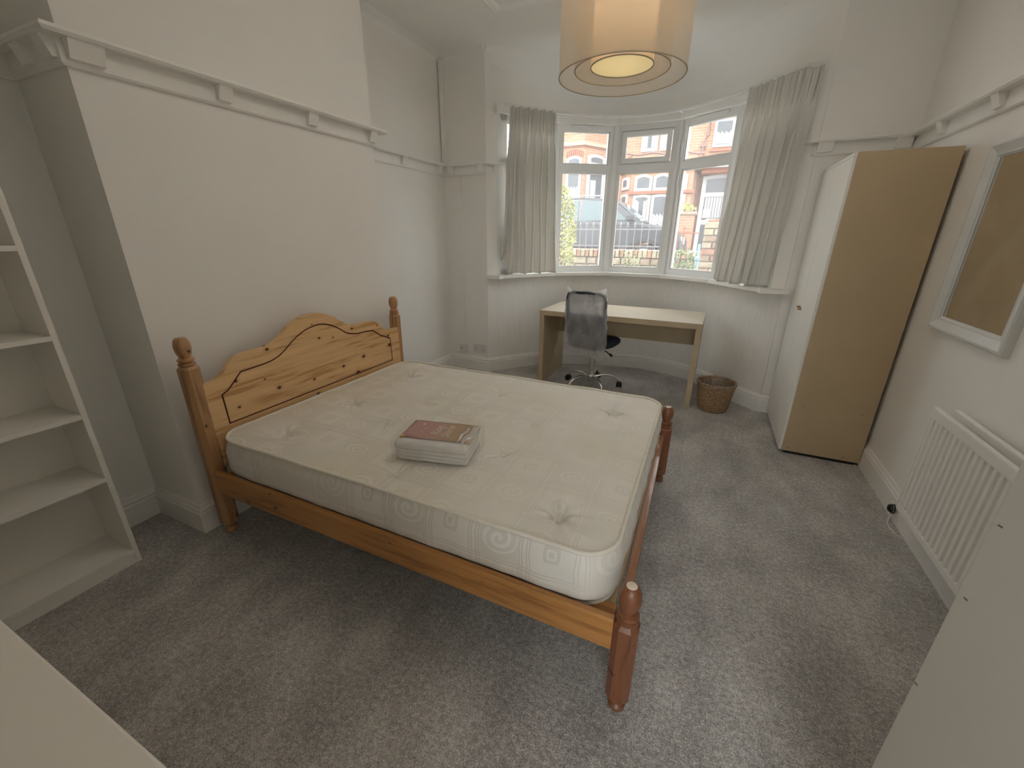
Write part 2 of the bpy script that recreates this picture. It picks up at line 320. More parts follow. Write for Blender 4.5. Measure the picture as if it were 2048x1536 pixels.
# ------------------------------------------------------------------ mesh helpers
class MB:
    def __init__(s): s.v = []; s.f = []; s.uv = None
    def add(s, vs, fs):
        o = len(s.v); s.v += [tuple(p) for p in vs]; s.f += [tuple(i+o for i in f) for f in fs]; return s
    def box(s, x0, x1, y0, y1, z0, z1, bev=0):
        if bev:
            q = min(bev, .49*min(abs(x1-x0), abs(y1-y0), abs(z1-z0)))
            bm = bmesh.new(); bmesh.ops.create_cube(bm, size=1)
            for vv in bm.verts: vv.co = Vector(((x0+x1)/2+vv.co.x*(x1-x0), (y0+y1)/2+vv.co.y*(y1-y0), (z0+z1)/2+vv.co.z*(z1-z0)))
            bmesh.ops.bevel(bm, geom=bm.edges[:], offset=q, segments=2, profile=.6, affect='EDGES')
            bm.verts.index_update(); s.add([vv.co for vv in bm.verts], [[vv.index for vv in f.verts] for f in bm.faces]); bm.free(); return s
        P = [(x0, y0, z0), (x1, y0, z0), (x1, y1, z0), (x0, y1, z0), (x0, y0, z1), (x1, y0, z1), (x1, y1, z1), (x0, y1, z1)]
        return s.add(P, [(0, 3, 2, 1), (4, 5, 6, 7), (0, 1, 5, 4), (1, 2, 6, 5), (2, 3, 7, 6), (3, 0, 4, 7)])
    def prism(s, poly, h0, h1, plane='xy'):
        """polygon POLY in PLANE pushed from h0 to h1 along the third axis"""
        mp = {'xy': lambda a, b, h: (a, b, h), 'xz': lambda a, b, h: (a, h, b), 'yz': lambda a, b, h: (h, a, b)}[plane]
        n = len(poly)
        return s.add([mp(a, b, h0) for a, b in poly]+[mp(a, b, h1) for a, b in poly],
                     [tuple(range(n-1, -1, -1)), tuple(range(n, 2*n))]+[(i, (i+1) % n, n+(i+1) % n, n+i) for i in range(n)])
    def lathe(s, prof, c=(0, 0, 0), n=24, sq=None):
        vs = []
        for r, z in prof:
            for k in range(n):
                a = 2*PI*k/n; vs.append((c[0]+r*math.cos(a), c[1]+r*math.sin(a), c[2]+z))
        m_ = len(prof); fs = [(i*n+k, i*n+(k+1) % n, (i+1)*n+(k+1) % n, (i+1)*n+k) for i in range(m_-1) for k in range(n)]
        if prof[0][0] > 1e-6: fs.append(tuple(range(n-1, -1, -1)))
        if prof[-1][0] > 1e-6: fs.append(tuple((m_-1)*n+k for k in range(n)))
        return s.add(vs, fs)
    def tube(s, pts, r, n=8, closed=False, caps=True):
        pts = [Vector(p) for p in pts]; L = len(pts); R_ = r if isinstance(r, (list, tuple)) else [r]*L
        vs = []; up = Vector((0, 0, 1))
        for i, p in enumerate(pts):
            a = pts[(i-1) % L] if (closed or i > 0) else p; b_ = pts[(i+1) % L] if (closed or i < L-1) else p
            t = (b_-a).normalized()
            u = t.cross(up)
            if u.length < .05: u = t.cross(Vector((1, 0, 0)))
            u.normalize(); w_ = u.cross(t)
            for k in range(n):
                an = 2*PI*k/n; vs.append(p+u*R_[i]*math.cos(an)+w_*R_[i]*math.sin(an))
        E_ = L if closed else L-1
        fs = [(i*n+k, ((i+1) % L)*n+k, ((i+1) % L)*n+(k+1) % n, i*n+(k+1) % n) for i in range(E_) for k in range(n)]
        if caps and not closed: fs += [tuple(range(n)), tuple((L-1)*n+k for k in range(n-1, -1, -1))]
        return s.add(vs, fs)
    def sweep(s, path, prof, i0=0, i1=None, side=1):
        """profile (offset to the left of the path, z) swept along a flat PATH with mitred corners; only segments i0..i1"""
        P = [Vector(p) for p in path]; n = len(P); i1 = n-1 if i1 is None else i1
        rings = []
        for i in range(n):
            d0 = (P[i]-P[i-1]).normalized() if i > 0 else None; d1 = (P[i+1]-P[i]).normalized() if i < n-1 else None
            d0 = d0 or d1; d1 = d1 or d0
            n0, n1 = Vector((-d0.y, d0.x)), Vector((-d1.y, d1.x)); m_ = (n0+n1)
            m_ = m_/max(m_.length_squared, .25)*2 if m_.length > .01 else n0
            rings.append([(P[i].x+m_.x*o*side, P[i].y+m_.y*o*side, z) for o, z in prof])
        rings = rings[i0:i1+1]; k = len(prof); vs = [p for r_ in rings for p in r_]
        fs = [(i*k+j, (i+1)*k+j, (i+1)*k+(j+1) % k, i*k+(j+1) % k) for i in range(len(rings)-1) for j in range(k)]
        fs += [tuple(range(k-1, -1, -1)), tuple((len(rings)-1)*k+j for j in range(k))]
        return s.add(vs, fs)
    def build(s, name, mat, parent=None, smooth=False, angle=35):
        me = bpy.data.meshes.new(name)
        vs = s.v
        me.from_pydata(vs, [], s.f); me.materials.append(mat)
        bm = bmesh.new(); bm.from_mesh(me); bmesh.ops.recalc_face_normals(bm, faces=bm.faces[:]); bm.to_mesh(me); bm.free()
        if smooth:
            me.polygons.foreach_set('use_smooth', [True]*len(me.polygons)); me.set_sharp_from_angle(angle=math.radians(angle))
        o = bpy.data.objects.new(name, me); COL.objects.link(o)
        if parent is not None: o.parent = parent
        return o
def tag(o, label=None, cat=None, group=None, kind=None):
    if label: o['label'] = label
    if cat: o['category'] = cat
    if group: o['group'] = group
    if kind: o['kind'] = kind
    return o
def thing(name, label, cat, loc=(0, 0, 0), rz=0, group=None):
    o = bpy.data.objects.new(name, None); COL.objects.link(o); o.location = loc; o.rotation_euler = (0, 0, rz)
    o.empty_display_size = .1; tag(o, label, cat, group); ROOTM[o.name] = Matrix.Translation(loc)@Matrix.Rotation(rz, 4, 'Z'); return o
ROOTM = {}
def wbuild(mb, name, mat, parent, **k):
    """build a part given in room coordinates under a thing (or under a part of it)"""
    inv = ROOTM[parent.name].inverted(); mb.v = [tuple(inv@Vector(p)) for p in mb.v]
    o = mb.build(name, mat, parent, **k); ROOTM[o.name] = ROOTM[parent.name]; return o
def struct(mb, name, mat, **k):
    o = mb.build(name, mat, **k); o['kind'] = 'structure'; ROOTM[o.name] = Matrix.Identity(4); return o
def catmull(P, n=8):
    P = [Vector(p) for p in P]; P = [P[0]*2-P[1]]+P+[P[-1]*2-P[-2]]; out = []
    for i in range(1, len(P)-2):
        a, b_, c, d = P[i-1:i+3]
        for k in range(n):
            t = k/n; out.append(.5*((2*b_)+(c-a)*t+(2*a-5*b_+4*c-d)*t*t+(-a+3*b_-3*c+d)*t**3))
    out.append(P[-2]); return out

# ================================================================== THE ROOM
H = 2.94
XL, XR, XB, YS, YSR = -2.50, 1.115, -2.11, 3.82, 3.88
BY0, BY1 = .905, 2.40
# floor plate reaches under the bay
C0 = catmull([(-2.03, 3.82), (-1.62, 4.32), (-1.31, 4.49), (-.72, 4.65), (-.41, 4.64), (.01, 4.47), (.36, 4.05), (.57, 3.86)], 6)
C1 = catmull([(-2.03, 3.82), (-1.58, 4.46), (-1.05, 4.80), (-.43, 4.80), (.10, 4.46), (.57, 3.88)], 9)
struct(MB().prism([(XL-.2, -1.6), (XR+.2, -1.6), (XR+.2, 4.1), (.7, 4.1), (.3, 4.7), (-.3, 5.05), (-1.2, 5.05), (-1.9, 4.6), (-2.2, 4.1), (XL-.2, 4.1)], -.1, 0), 'floor', M['carpet'])
struct(MB().box(XL-.2, XR+.2, -1.7, 5.2, H, H+.15), 'ceiling', M['ceiling'])
struct(MB().box(XL-.2, XL, -.65, YS+.02, 0, H), 'wall_left', M['wall'])
struct(MB().box(XL, XB, BY0, BY1, 0, H, 0), 'wall_chimney_breast', M['wall'])
struct(MB().prism([(XL-.2, YS), (-2.03, YS), (-2.10, 4.15), (XL-.2, 4.15)], 0, H), 'wall_back_left', M['wall'])
struct(MB().prism([(.57, YSR), (XR+.2, YSR), (XR+.2, 4.2), (.70, 4.2)], 0, H), 'wall_back_right', M['wall'])
struct(MB().box(XR, XR+.2, -.25, YSR+.02, 0, H), 'wall_right', M['wall'])
# the wall behind the camera steps forward beside the doorway
mb = MB().box(XL-.2, -.45, -.65, -.45, 0, H).box(-.45, -.25, -.65, -.05, 0, H).box(-.30, -.12, -.25, -.05, 0, H).box(.70, XR+.2, -.25, -.05, 0, H).box(-.12, .70, -.25, -.05, 2.02, H)
struct(mb, 'wall_front', M['wall'])
struct(MB().box(-.6, 1.5, -1.75, -1.6, 0, .25).box(-.6, 1.5, -1.75, -1.6, 2.55, H).box(-.6, -.42, -1.75, -1.6, .25, 2.55).box(1.25, 1.5, -1.75, -1.6, .25, 2.55).box(-.6, -.45, -1.6, -.6, 0, H).box(1.3, 1.5, -1.6, -.25, 0, H), 'added_hallway_wall', M['wall'])  # unseen hallway, added to bring sky light in behind the camera
hw = struct(MB().box(-.42, -.36, -1.72, -1.66, .25, 2.55).box(1.19, 1.25, -1.72, -1.66, .25, 2.55).box(-.36, 1.19, -1.72, -1.66, .25, .31).box(-.36, 1.19, -1.72, -1.66, 2.49, 2.55).box(.39, .44, -1.72, -1.66, .31, 2.49), 'window_6', M['upvc'])  # added glazing, lets fill light through to the near end
wbuild(MB().add([(-.37, -1.69, .3), (1.2, -1.69, .3), (1.2, -1.69, 2.5), (-.37, -1.69, 2.5)], [(0, 1, 2, 3)]), 'pane', M['glass'], hw)
def offs(path, d):
    P = [Vector(p) for p in path]; out = []
    for i, p in enumerate(P):
        t = (P[min(i+1, len(P)-1)]-P[max(i-1, 0)]).normalized(); out.append((p.x-t.y*d, p.y+t.x*d))
    return out
def ringwall(lo, hi, z0, z1, th):
    """curved wall between plan curve LO at z0 and HI at z1, TH thick outwards"""
    n = len(lo); lo2, hi2 = offs(lo, th), offs(hi, th); vs = []
    for i in range(n): vs += [(lo[i][0], lo[i][1], z0), (hi[i][0], hi[i][1], z1), (hi2[i][0], hi2[i][1], z1), (lo2[i][0], lo2[i][1], z0)]
    fs = [(i*4+j, (i+1)*4+j, (i+1)*4+(j+1) % 4, i*4+(j+1) % 4) for i in range(n-1) for j in range(4)]+[(0, 1, 2, 3), tuple((n-1)*4+j for j in (3, 2, 1, 0))]
    return MB().add(vs, fs)
def resample(P, n):
    P = [Vector(p) for p in P]; L = [0]
    for a, b_ in zip(P, P[1:]): L.append(L[-1]+(b_-a).length)
    out = []; j = 0
    for i in range(n):
        s_ = L[-1]*i/(n-1)
        while j < len(P)-2 and L[j+1] < s_: j += 1
        t = (s_-L[j])/max(1e-9, L[j+1]-L[j]); out.append(P[j].lerp(P[j+1], min(1, t)))
    return out
c0, c1 = resample(C0, 41), resample(C1, 41)
struct(ringwall(c0, c1, 0, 1.0, .24), 'wall_bay', M['ribbed'], smooth=True)
struct(ringwall(c1, c1, 2.47, H, .24), 'wall_bay_head', M['wall'], smooth=True)
# coves: soft plaster curve from wall to ceiling
def cove(path, r, name, i0=0, i1=None):
    prof = [(0, H+.01), (0, H-r)]+[(r-r*math.cos(a*PI/14), H-r+r*math.sin(a*PI/14)) for a in range(1, 7)]+[(r, H+.01)]
    return struct(MB().sweep(path, prof, i0, i1, -1), name, M['ceiling'], smooth=True, angle=60)
n_ = len(c1); o1, vs_ = offs([(p.x, p.y) for p in c1], -1.0), []
for i, p in enumerate(c1):
    t = i/(n_-1); r = .05+.24*math.sin(PI*t)**.6; d = Vector(o1[i])-Vector((p.x, p.y))
    for o_, z in [(0, H+.01), (0, H-r)]+[(r-r*math.cos(a*PI/20), H-r+r*math.sin(a*PI/20)) for a in range(1, 10)]+[(r, H+.01)]: vs_.append((p.x+d.x*o_, p.y+d.y*o_, z))
k_ = 12
struct(MB().add(vs_, [(i*k_+j, (i+1)*k_+j, (i+1)*k_+(j+1) % k_, i*k_+(j+1) % k_) for i in range(n_-1) for j in range(k_)]+[tuple(range(k_)), tuple((n_-1)*k_+j for j in range(k_-1, -1, -1))]), 'trim_1', M['ceiling'], smooth=True, angle=60)
cove([(XL, -.45), (XL, BY0), (XB, BY0), (XB, BY1), (XL, BY1), (XL, YS), (-2.03, YS)], .07, 'trim_2')
cove([(.57, YSR), (XR, YSR), (XR, -.05)], .07, 'trim_3')

# skirting boards (path runs clockwise seen from above: the room lies to the right)
SK = [(0, 0), (.020, 0), (.020, .108), (.013, .116), (.018, .122), (.018, .128), (.010, .138), (.008, .150), (0, .153)]
full = [(XL, -.45), (XL, BY0), (XB, BY0), (XB, BY1), (XL, BY1), (XL, YS)]+[(p.x, p.y) for p in c0]+[(XR, YSR), (XR, -.05)]
n0 = 6+len(c0)
for nm, i0, i1 in (('baseboard_left', 0, 1), ('baseboard_chimney_side', 1, 2), ('baseboard_chimney', 2, 3), ('baseboard_alcove_side', 3, 4), ('baseboard_alcove', 4, 5), ('baseboard_back_left', 5, 6),
                   ('baseboard_bay', 6, n0-1), ('baseboard_back_right', n0-1, n0), ('baseboard_right', n0, n0+1)):
    struct(MB().sweep(full, SK, i0, i1, -1), nm, M['trim'], smooth=(nm == 'baseboard_bay'))

# picture rail: ledge over a board, little brackets under the ledge
ZT = 2.055
LEDGE = [(0, ZT-.022), (.062, ZT-.022), (.070, ZT-.012), (.066, ZT), (0, ZT)]
BOARD = [(0, ZT-.100), (.012, ZT-.100), (.018, ZT-.092), (.018, ZT-.022), (0, ZT-.022)]
railp = [(XL, -.45), (XL, BY0), (XB, BY0), (XB, BY1), (XL, BY1), (XL, YS), (-2.03, YS), (-1.93, 3.945)]
railr = [(.475, 3.98), (.57, YSR), (XR, YSR), (XR, -.05)]
def bracket(o, p, d, wd=.06):
    """a wedge block on the rail at plan point p, facing direction d"""
    d = Vector(d).normalized(); t = Vector((-d.y, d.x)); p = Vector(p); vs = []
    for e in (-wd/2, wd/2):
        for off, z in ((.015, ZT-.080), (.034, ZT-.080), (.055, ZT-.022), (.015, ZT-.022)):
            q = p+t*e+d*off; vs.append((q.x, q.y, z))
    m_ = MB().add(vs, [(0, 1, 2, 3), (7, 6, 5, 4)]+[(j, (j+1) % 4, 4+(j+1) % 4, 4+j) for j in range(4)])
    return wbuild(m_, 'bracket', M['trim'], o)
segs = [('trim_4', railp, 0, 1, []), ('trim_5', railp, 1, 2, [(( -2.30, BY0), (0, -1)), ((-2.135, BY0), (0, -1))]),
        ('trim_6', railp, 2, 3, [((XB, .955), (1, 0), .10), ((XB, 1.43), (1, 0)), ((XB, 1.90), (1, 0)), ((XB, 2.365), (1, 0))]),
        ('trim_7', railp, 3, 4, [((-2.3, BY1), (0, 1))]), ('trim_8', railp, 4, 5, [((XL, 2.62), (1, 0)), ((XL, 3.17), (1, 0)), ((XL, 3.70), (1, 0))]),
        ('trim_9', railp, 5, 6, [((-2.40, YS), (0, -1)), ((-2.07, YS), (0, -1))]), ('trim_10', railp, 6, 7, [((-1.98, 3.883), (.78, -.62), .04)]),
        ('trim_11', railr, 0, 1, [((.515, 3.94), (-.72, -.69), .05)]), ('trim_12', railr, 1, 2, [((.615, YSR), (0, -1), .09), ((1.04, YSR), (0, -1), .09)]),
        ('trim_13', railr, 2, 3, [((XR, 3.44), (-1, 0)), ((XR, 2.90), (-1, 0)), ((XR, 2.35), (-1, 0)), ((XR, 1.8), (-1, 0))])]
for nm, path, i0, i1, br in segs:
    mb = MB().sweep(path, LEDGE, i0, i1, -1); mb2 = MB().sweep(path, BOARD, i0, i1, -1); mb.add(mb2.v, mb2.f)
    o = struct(mb, nm, M['trim'])
    for q in br: bracket(o, *q)

# plaster bead panel on the ceiling
def strip(nm, a, b_, n_):
    prof = [(-.035, H), (-.03, H-.010), (-.012, H-.018), (-.004, H-.010), (.004, H-.010), (.012, H-.018), (.03, H-.010), (.035, H)]
    struct(MB().sweep([a, b_], prof, side=1), nm, M['ceiling'])
strip('trim_14', (-1.65, 3.31), (.32, 3.31), 0); strip('trim_15', (-1.65, .40), (-1.65, 3.31), 0)
strip('trim_16', (.32, .40), (.32, 3.31), 0); strip('trim_17', (-1.65, .40), (.32, .40), 0)

# door leaf standing open beside the camera
HX, HY, EX, EY = .69, -.03, .418, .717
dv = Vector((EX-HX, EY-HY)); L_ = dv.length; dv.normalize(); dn = Vector((dv.y, -dv.x))   # dn points away from the camera side
def dpt(s_, o_, z): q = Vector((HX, HY))+dv*s_+dn*o_; return (q.x, q.y, z)
def dbox(s0, s1, o0, o1, z0, z1):
    return MB().add([dpt(s0, o0, z0), dpt(s1, o0, z0), dpt(s1, o1, z0), dpt(s0, o1, z0), dpt(s0, o0, z1), dpt(s1, o0, z1), dpt(s1, o1, z1), dpt(s0, o1, z1)],
                    [(0, 3, 2, 1), (4, 5, 6, 7), (0, 1, 5, 4), (1, 2, 6, 5), (2, 3, 7, 6), (3, 0, 4, 7)])
door = struct(dbox(0, L_, 0, .04, .01, 1.98), 'door_1', M['doorpaint'])
for (s_, z) in ((L_-.010, 1.045), (L_-.012, .915), (L_-.004, .72)):
    wbuild(dbox(s_-.003, s_+.003, -.0006, .001, z-.0012, z+.0012), 'paint_chip', M['stem'], door)
hb = MB().tube([dpt(L_-.06, .04, 1.0), dpt(L_-.06, .09, 1.0), dpt(L_-.17, .09, 1.0)], .009)
wbuild(hb, 'door_handle', M['chrome'], door, smooth=True)

# ================================================================== WINDOW BAY
V = [(-1.87, 3.86), (-1.50, 4.41), (-1.03, 4.72), (-.45, 4.72), (.02, 4.41), (.39, 3.86)]
W = [(-1.967, 3.882), (-1.568, 4.483), (-1.055, 4.817), (-.425, 4.817), (.088, 4.483), (.487, 3.882)]
# sill boards, one per facet, with a horn at each end
back = [(-2.05, 3.90), (-1.66, 4.60), (-1.09, 4.97), (-.39, 4.97), (.18, 4.60), (.60, 3.93)]
for i in range(5):
    poly = [V[i], V[i+1], back[i+1], back[i]]
    o = struct(MB().prism(poly, 1.001, 1.032), f'trim_{18+i}', M['trim'])
struct(MB().prism([(-2.045, 3.775), (-1.875, 3.775), V[0], back[0], (-2.06, 3.84)], .999, 1.032), 'trim_23', M['trim'])
struct(MB().prism([(.40, 3.79), (.60, 3.82), (.61, 3.90), back[5], V[5]], .999, 1.032), 'trim_24', M['trim'])
# facet frame helper: local coords (s along facet, o outwards, z)
def facet(i):
    a, b_ = Vector(W[i]), Vector(W[i+1]); t = (b_-a); L = t.length; t.normalize(); n_ = Vector((-t.y, t.x))
    if (n_.dot(a-Vector((-.74, 3.6)))) < 0: n_ = -n_
    def bx(mb, s0, s1, o0, o1, z0, z1):
        P = []
        for z in (z0, z1):
            for s_, o_ in ((s0, o0), (s1, o0), (s1, o1), (s0, o1)):
                q = a+t*s_+n_*o_; P.append((q.x, q.y, z))
        return mb.add(P, [(0, 3, 2, 1), (4, 5, 6, 7), (0, 1, 5, 4), (1, 2, 6, 5), (2, 3, 7, 6), (3, 0, 4, 7)])
    def pt(s_, o_, z): q = a+t*s_+n_*o_; return (q.x, q.y, z)
    return L, bx, pt
Z0, ZTR0, ZTR1, Z1 = 1.032, 2.035, 2.105, 2.475
for i in range(5):
    L, bx, pt = facet(i); fr = MB(); e = .058; ea, eb = (.13 if i == 0 else e), (.13 if i == 4 else e)
    bx(fr, .018, ea, 0, .065, Z0, Z1); bx(fr, L-eb, L-.018, 0, .065, Z0, Z1)
    bx(fr, e, L-e, 0, .065, Z0, 1.085); bx(fr, e, L-e, 0, .065, 2.412, Z1); bx(fr, e, L-e, 0, .065, ZTR0, ZTR1)
    o = struct(fr, f'window_{i+1}', M['upvc'])
    bd = MB()
    for (za, zb) in ((1.085, ZTR0), (ZTR1, 2.412)):
        for s0, s1, a0, a1 in ((e, e+.014, za, zb), (L-e-.014, L-e, za, zb), (e+.014, L-e-.014, za, za+.014), (e+.014, L-e-.014, zb-.014, zb)):
            bx(bd, s0, s1, .012, .05, a0, a1)
    wbuild(bd, 'glazing_bead', M['upvc'], o)
    if i == 2:   # opening top light with its own sash
        sh = MB(); a0, a1 = ZTR1+.014, 2.398; s0, s1 = e+.02, L-e-.02; t_ = .042
        bx(sh, s0, s0+t_, -.018, .03, a0, a1); bx(sh, s1-t_, s1, -.018, .03, a0, a1); bx(sh, s0+t_, s1-t_, -.018, .03, a0, a0+t_); bx(sh, s0+t_, s1-t_, -.018, .03, a1-t_, a1)
        so_ = wbuild(sh, 'sash', M['upvc'], o)
        hd = MB(); bx(hd, (s0+s1)/2-.012, (s0+s1)/2+.012, -.034, -.018, a0+.008, a0+.032); bx(hd, (s0+s1)/2-.012, (s0+s1)/2+.085, -.044, -.034, a0+.012, a0+.026)
        wbuild(hd, 'window_handle', M['upvc'], so_)
    if i in (1, 3):
        vt = MB(); bx(vt, .14, L-.14, -.012, 0, 2.432, 2.452); wbuild(vt, 'trickle_vent', M['upvc'], o)
    if i in (1, 3):
        hd = MB(); bx(hd, .030, .046, -.012, 0, 2.14, 2.26); bx(hd, .030, .046, -.012, 0, 1.86, 1.98); wbuild(hd, 'hinge_cover', M['upvc'], o)
    gl = MB()
    for (za, zb) in ((1.09, ZTR0-.005), (ZTR1+.005, 2.408)):
        gl.add([pt(e+.004, .030, za), pt(L-e-.004, .030, za), pt(L-e-.004, .030, zb), pt(e+.004, .030, zb)], [(0, 1, 2, 3)])
    wbuild(gl, 'pane', M['glass'], o)
# mullion posts at the angles between the facets, and end posts
for i in range(1, 5):
    a = Vector(W[i]); c = Vector((-.74, 3.6)); d = (a-c).normalized(); t = Vector((-d.y, d.x)); mb = MB()
    for wd, o0, o1 in ((.036, -.008, .08), (.012, -.020, -.006)):
        P = [a+t*(-wd)+d*o0, a+t*wd+d*o0, a+t*wd+d*o1, a-t*wd+d*o1]; mb.prism([(p.x, p.y) for p in P], Z0, Z1)
    struct(mb, f'trim_{24+i}', M['upvc'])
struct(MB().prism([(-2.032, 3.815), (-1.955, 3.90), (-2.00, 3.99), (-2.10, 3.93)], 1.0, 2.475), 'trim_29', M['wall'])
struct(MB().prism([(.572, 3.875), (.475, 3.90), (.52, 3.99), (.64, 3.95)], 1.0, 2.475), 'trim_30', M['wall'])
# curtain board along the head, facet by facet, and the thin track under it
HB = [(-1.95, 3.87)]+[(-1.548, 4.455), (-1.045, 4.785), (-.435, 4.785), (.068, 4.455)]+[(.47, 3.87)]
struct(MB().sweep(HB, [(-.09, 2.462), (.02, 2.462), (.02, 2.52), (.006, 2.53), (-.09, 2.53)], side=-1), 'trim_31', M['trim'])
TR = [(-1.86, 3.85), (-1.70, 4.06), (-1.50, 4.30), (-1.02, 4.66), (-.46, 4.66), (.02, 4.33), (.20, 4.10), (.42, 3.86)]
rt = thing('curtain_track', 'thin white curtain track along the top of the curved bay window', 'curtain track', (-.74, 4.6, 2.49))
wbuild(MB().sweep([tuple(p) for p in catmull(TR, 4)], [(-.008, 2.500), (.008, 2.500), (.008, 2.522), (-.008, 2.522)], side=-1), 'rail', M['upvc'], rt)
for q in ((-1.60, 4.20), (-1.02, 4.66), (-.46, 4.66), (.10, 4.22)):
    d = (Vector(q)-Vector((-.74, 3.7))).normalized(); e_ = Vector(q)+d*.16; wbuild(MB().tube([(q[0], q[1], 2.512), (e_.x, e_.y, 2.512)], .006, 6), 'wall_bracket', M['upvc'], rt)

# ================================================================== EXTERIOR
def at(x16, z16, Y): return (x16*Y/16, 1.42+(z16-1.42)*Y/16)
struct(MB().box(-25, 20, 5.2, 7.7, -.2, .45), 'ground_garden', M['soil'])
struct(MB().box(-30, 25, 8.0, 13.2, -.2, .50), 'street', M['asphalt'])
struct(MB().box(-30, 25, 13.2, 14.9, -.2, .60), 'pavement', M['paving'])
# --- garden wall, stone by stone
gw = thing('garden_wall', 'low garden wall of buff stone with brick coping below the railing', 'wall', (-1.2, 7.8, .45))
wbuild(MB().box(-4.6, .2, 7.72, 7.95, .40, 1.12), 'mortar_core', M['mortar'], gw)
def stone(mb_parent, x0, x1, z0, z1, y0, y1, mat, nm='stone', j=.008):
    jx = lambda: random.uniform(-j, j)
    P = [(x0+jx(), y0+jx(), z0+jx()*.5), (x1+jx(), y0+jx(), z0+jx()*.5), (x1+jx(), y0+jx(), z1+jx()*.5), (x0+jx(), y0+jx(), z1+jx()*.5)]
    cx, cz = (x0+x1)/2, (z0+z1)/2
    F = [(cx+(p[0]-cx)*.86, p[1]-.018, cz+(p[2]-cz)*.82) for p in P]; B = [(p[0], y1, p[2]) for p in P]
    mb = MB().add(F+P+B, [(0, 1, 2, 3)]+[(k, 4+k, 4+(k+1) % 4, (k+1) % 4) for k in range(4)]+[(4+k, 8+k, 8+(k+1) % 4, 4+(k+1) % 4) for k in range(4)])
    return wbuild(mb, nm, mat, mb_parent)
x = -3.55
while x < .02:
    stone(gw, x, x+.070, 1.055, 1.185, 7.68, 7.97, random.choice([M['stone'], M['stone'], M['orangebrick']]), 'coping_brick', .005); x += .078
for r_, (z0, z1) in enumerate(((.93, 1.045), (.80, .922), (.67, .792), (.54, .662))):
    x = -3.5+random.uniform(-.15, 0)
    while x < .02:
        wd = random.uniform(.13, .32)
        stone(gw, x, x+wd-.012, z0, z1, 7.69+random.uniform(-.015, .015), 7.8, random.choice([M['stone'], M['stone2'], M['stone']])); x += wd
# --- brick gate pier near the right pane
gp = thing('gate_pier', 'square brick gate pier with worn pale bricks beyond right pane', 'gate pier', (.10, 6.45, .45))
wbuild(MB().box(-.105, .33, 6.315, 6.7, .40, 1.555), 'mortar_core', M['mortar'], gp)
z = .52; k = 0
while z < 1.52:
    xs = [-.115, .005, .125, .245, .34] if k % 2 else [-.115, .06, .18, .34]
    for a, b_ in zip(xs, xs[1:]): stone(gp, a+.004, b_-.006, z, z+.073, 6.30, 6.42, [M['stone2'], M['orangebrick'], M['stone']][(k+int(a*40)) % 3] if z < 1.42 else M['stone'], 'brick', .004)
    for a in (6.44, 6.57):
        wbuild(MB().box(-.118, -.06, a, a+.115, z, z+.073, .006), 'brick', M['stone2'], gp)
    z += .083; k += 1
wbuild(MB().box(-.085, .30, 6.32, 6.68, 1.545, 1.63, .02), 'cap', M['orangebrick'], gp)
# --- iron railing over the wall
rl = thing('iron_railing', 'low black iron railing with fleur finials on the garden wall', 'railing', (-1.8, 7.83, 1.18))
for zz in (1.23, 1.51): wbuild(MB().box(-3.5, -.72, 7.818, 7.842, zz, zz+.022), 'rail', M['iron'], rl)
x = -3.45; first = None; ff_ = None
while x < -.7:
    if first is None:
        first = wbuild(MB().tube([(x, 7.83, 1.18), (x, 7.83, 1.56)], .008, 6), 'bar', M['iron'], rl)
        ff_ = wbuild(MB().lathe([(.002, 0), (.02, .015), (.008, .03), (.022, .048), (.012, .07), (.001, .10)], (x, 7.83, 1.55), 6), 'finial', M['iron'], first); x0 = x
    else:
        o = first.copy(); COL.objects.link(o); o.location.x = x-x0; q = ff_.copy(); COL.objects.link(q); q.parent = o
    x += .122
rr_ = thing('rusty_railing', 'short rusty iron railing piece with cross finial in right pane', 'railing', (-.35, 8.2, 1.0))
wbuild(MB().tube([(-.60, 8.2, 1.47), (-.20, 8.2, 1.47)], .010, 6), 'rail', M['rustiron'], rr_)
for xx, zt in ((-.47, 1.57), (-.565, 1.50)):
    wbuild(MB().tube([(xx, 8.2, .5), (xx, 8.2, zt)], .011, 6), 'bar', M['rustiron'], rr_)
wbuild(MB().tube([(-.505, 8.2, 1.545), (-.435, 8.2, 1.545)], .008, 6), 'finial', M['rustiron'], rr_)
# --- bushes: joined leaves on a few stems
def bush(name, label, c, rx, ry, z0, z1, n, mat, size, shape, stems=5, cat='bush'):
    t = thing(name, label, cat, (c[0], c[1], z0)); mb = MB()
    for i in range(n):
        h = random.random(); z = z0+(z1-z0)*h; k = shape(h); a = random.uniform(0, 2*PI); r_ = math.sqrt(random.random())*.35+.65
        nz = noise.noise(Vector((a*1.3, z*3, c[0])))*.35+1
        p = Vector((c[0]+rx*k*nz*r_*math.cos(a), c[1]+ry*k*nz*r_*math.sin(a), z+random.uniform(-.03, .03)))
        d = Vector((random.uniform(-1, 1), random.uniform(-1, 1), random.uniform(-.3, 1))).normalized(); e_ = d.orthogonal().normalized()*size*.32
        s_ = size*random.uniform(.7, 1.3); q = p+d*s_
        mb.add([p, p+d*s_*.5+e_, q, p+d*s_*.5-e_], [(0, 1, 2, 3)])
    f_ = wbuild(mb, 'foliage', mat, t); f_['kind'] = 'stuff'
    sm = MB()
    for i in range(stems):
        a = 2*PI*i/stems; sm.tube([(c[0]+.04*math.cos(a), c[1]+.04*math.sin(a), z0-.15), (c[0]+rx*.3*math.cos(a), c[1]+ry*.3*math.sin(a), z0+(z1-z0)*.5), (c[0]+rx*.5*math.cos(a), c[1]+ry*.5*math.sin(a), z0+(z1-z0)*.85)], [.014, .010, .004], 5)
    wbuild(sm, 'stems', M['stem'], t); return t
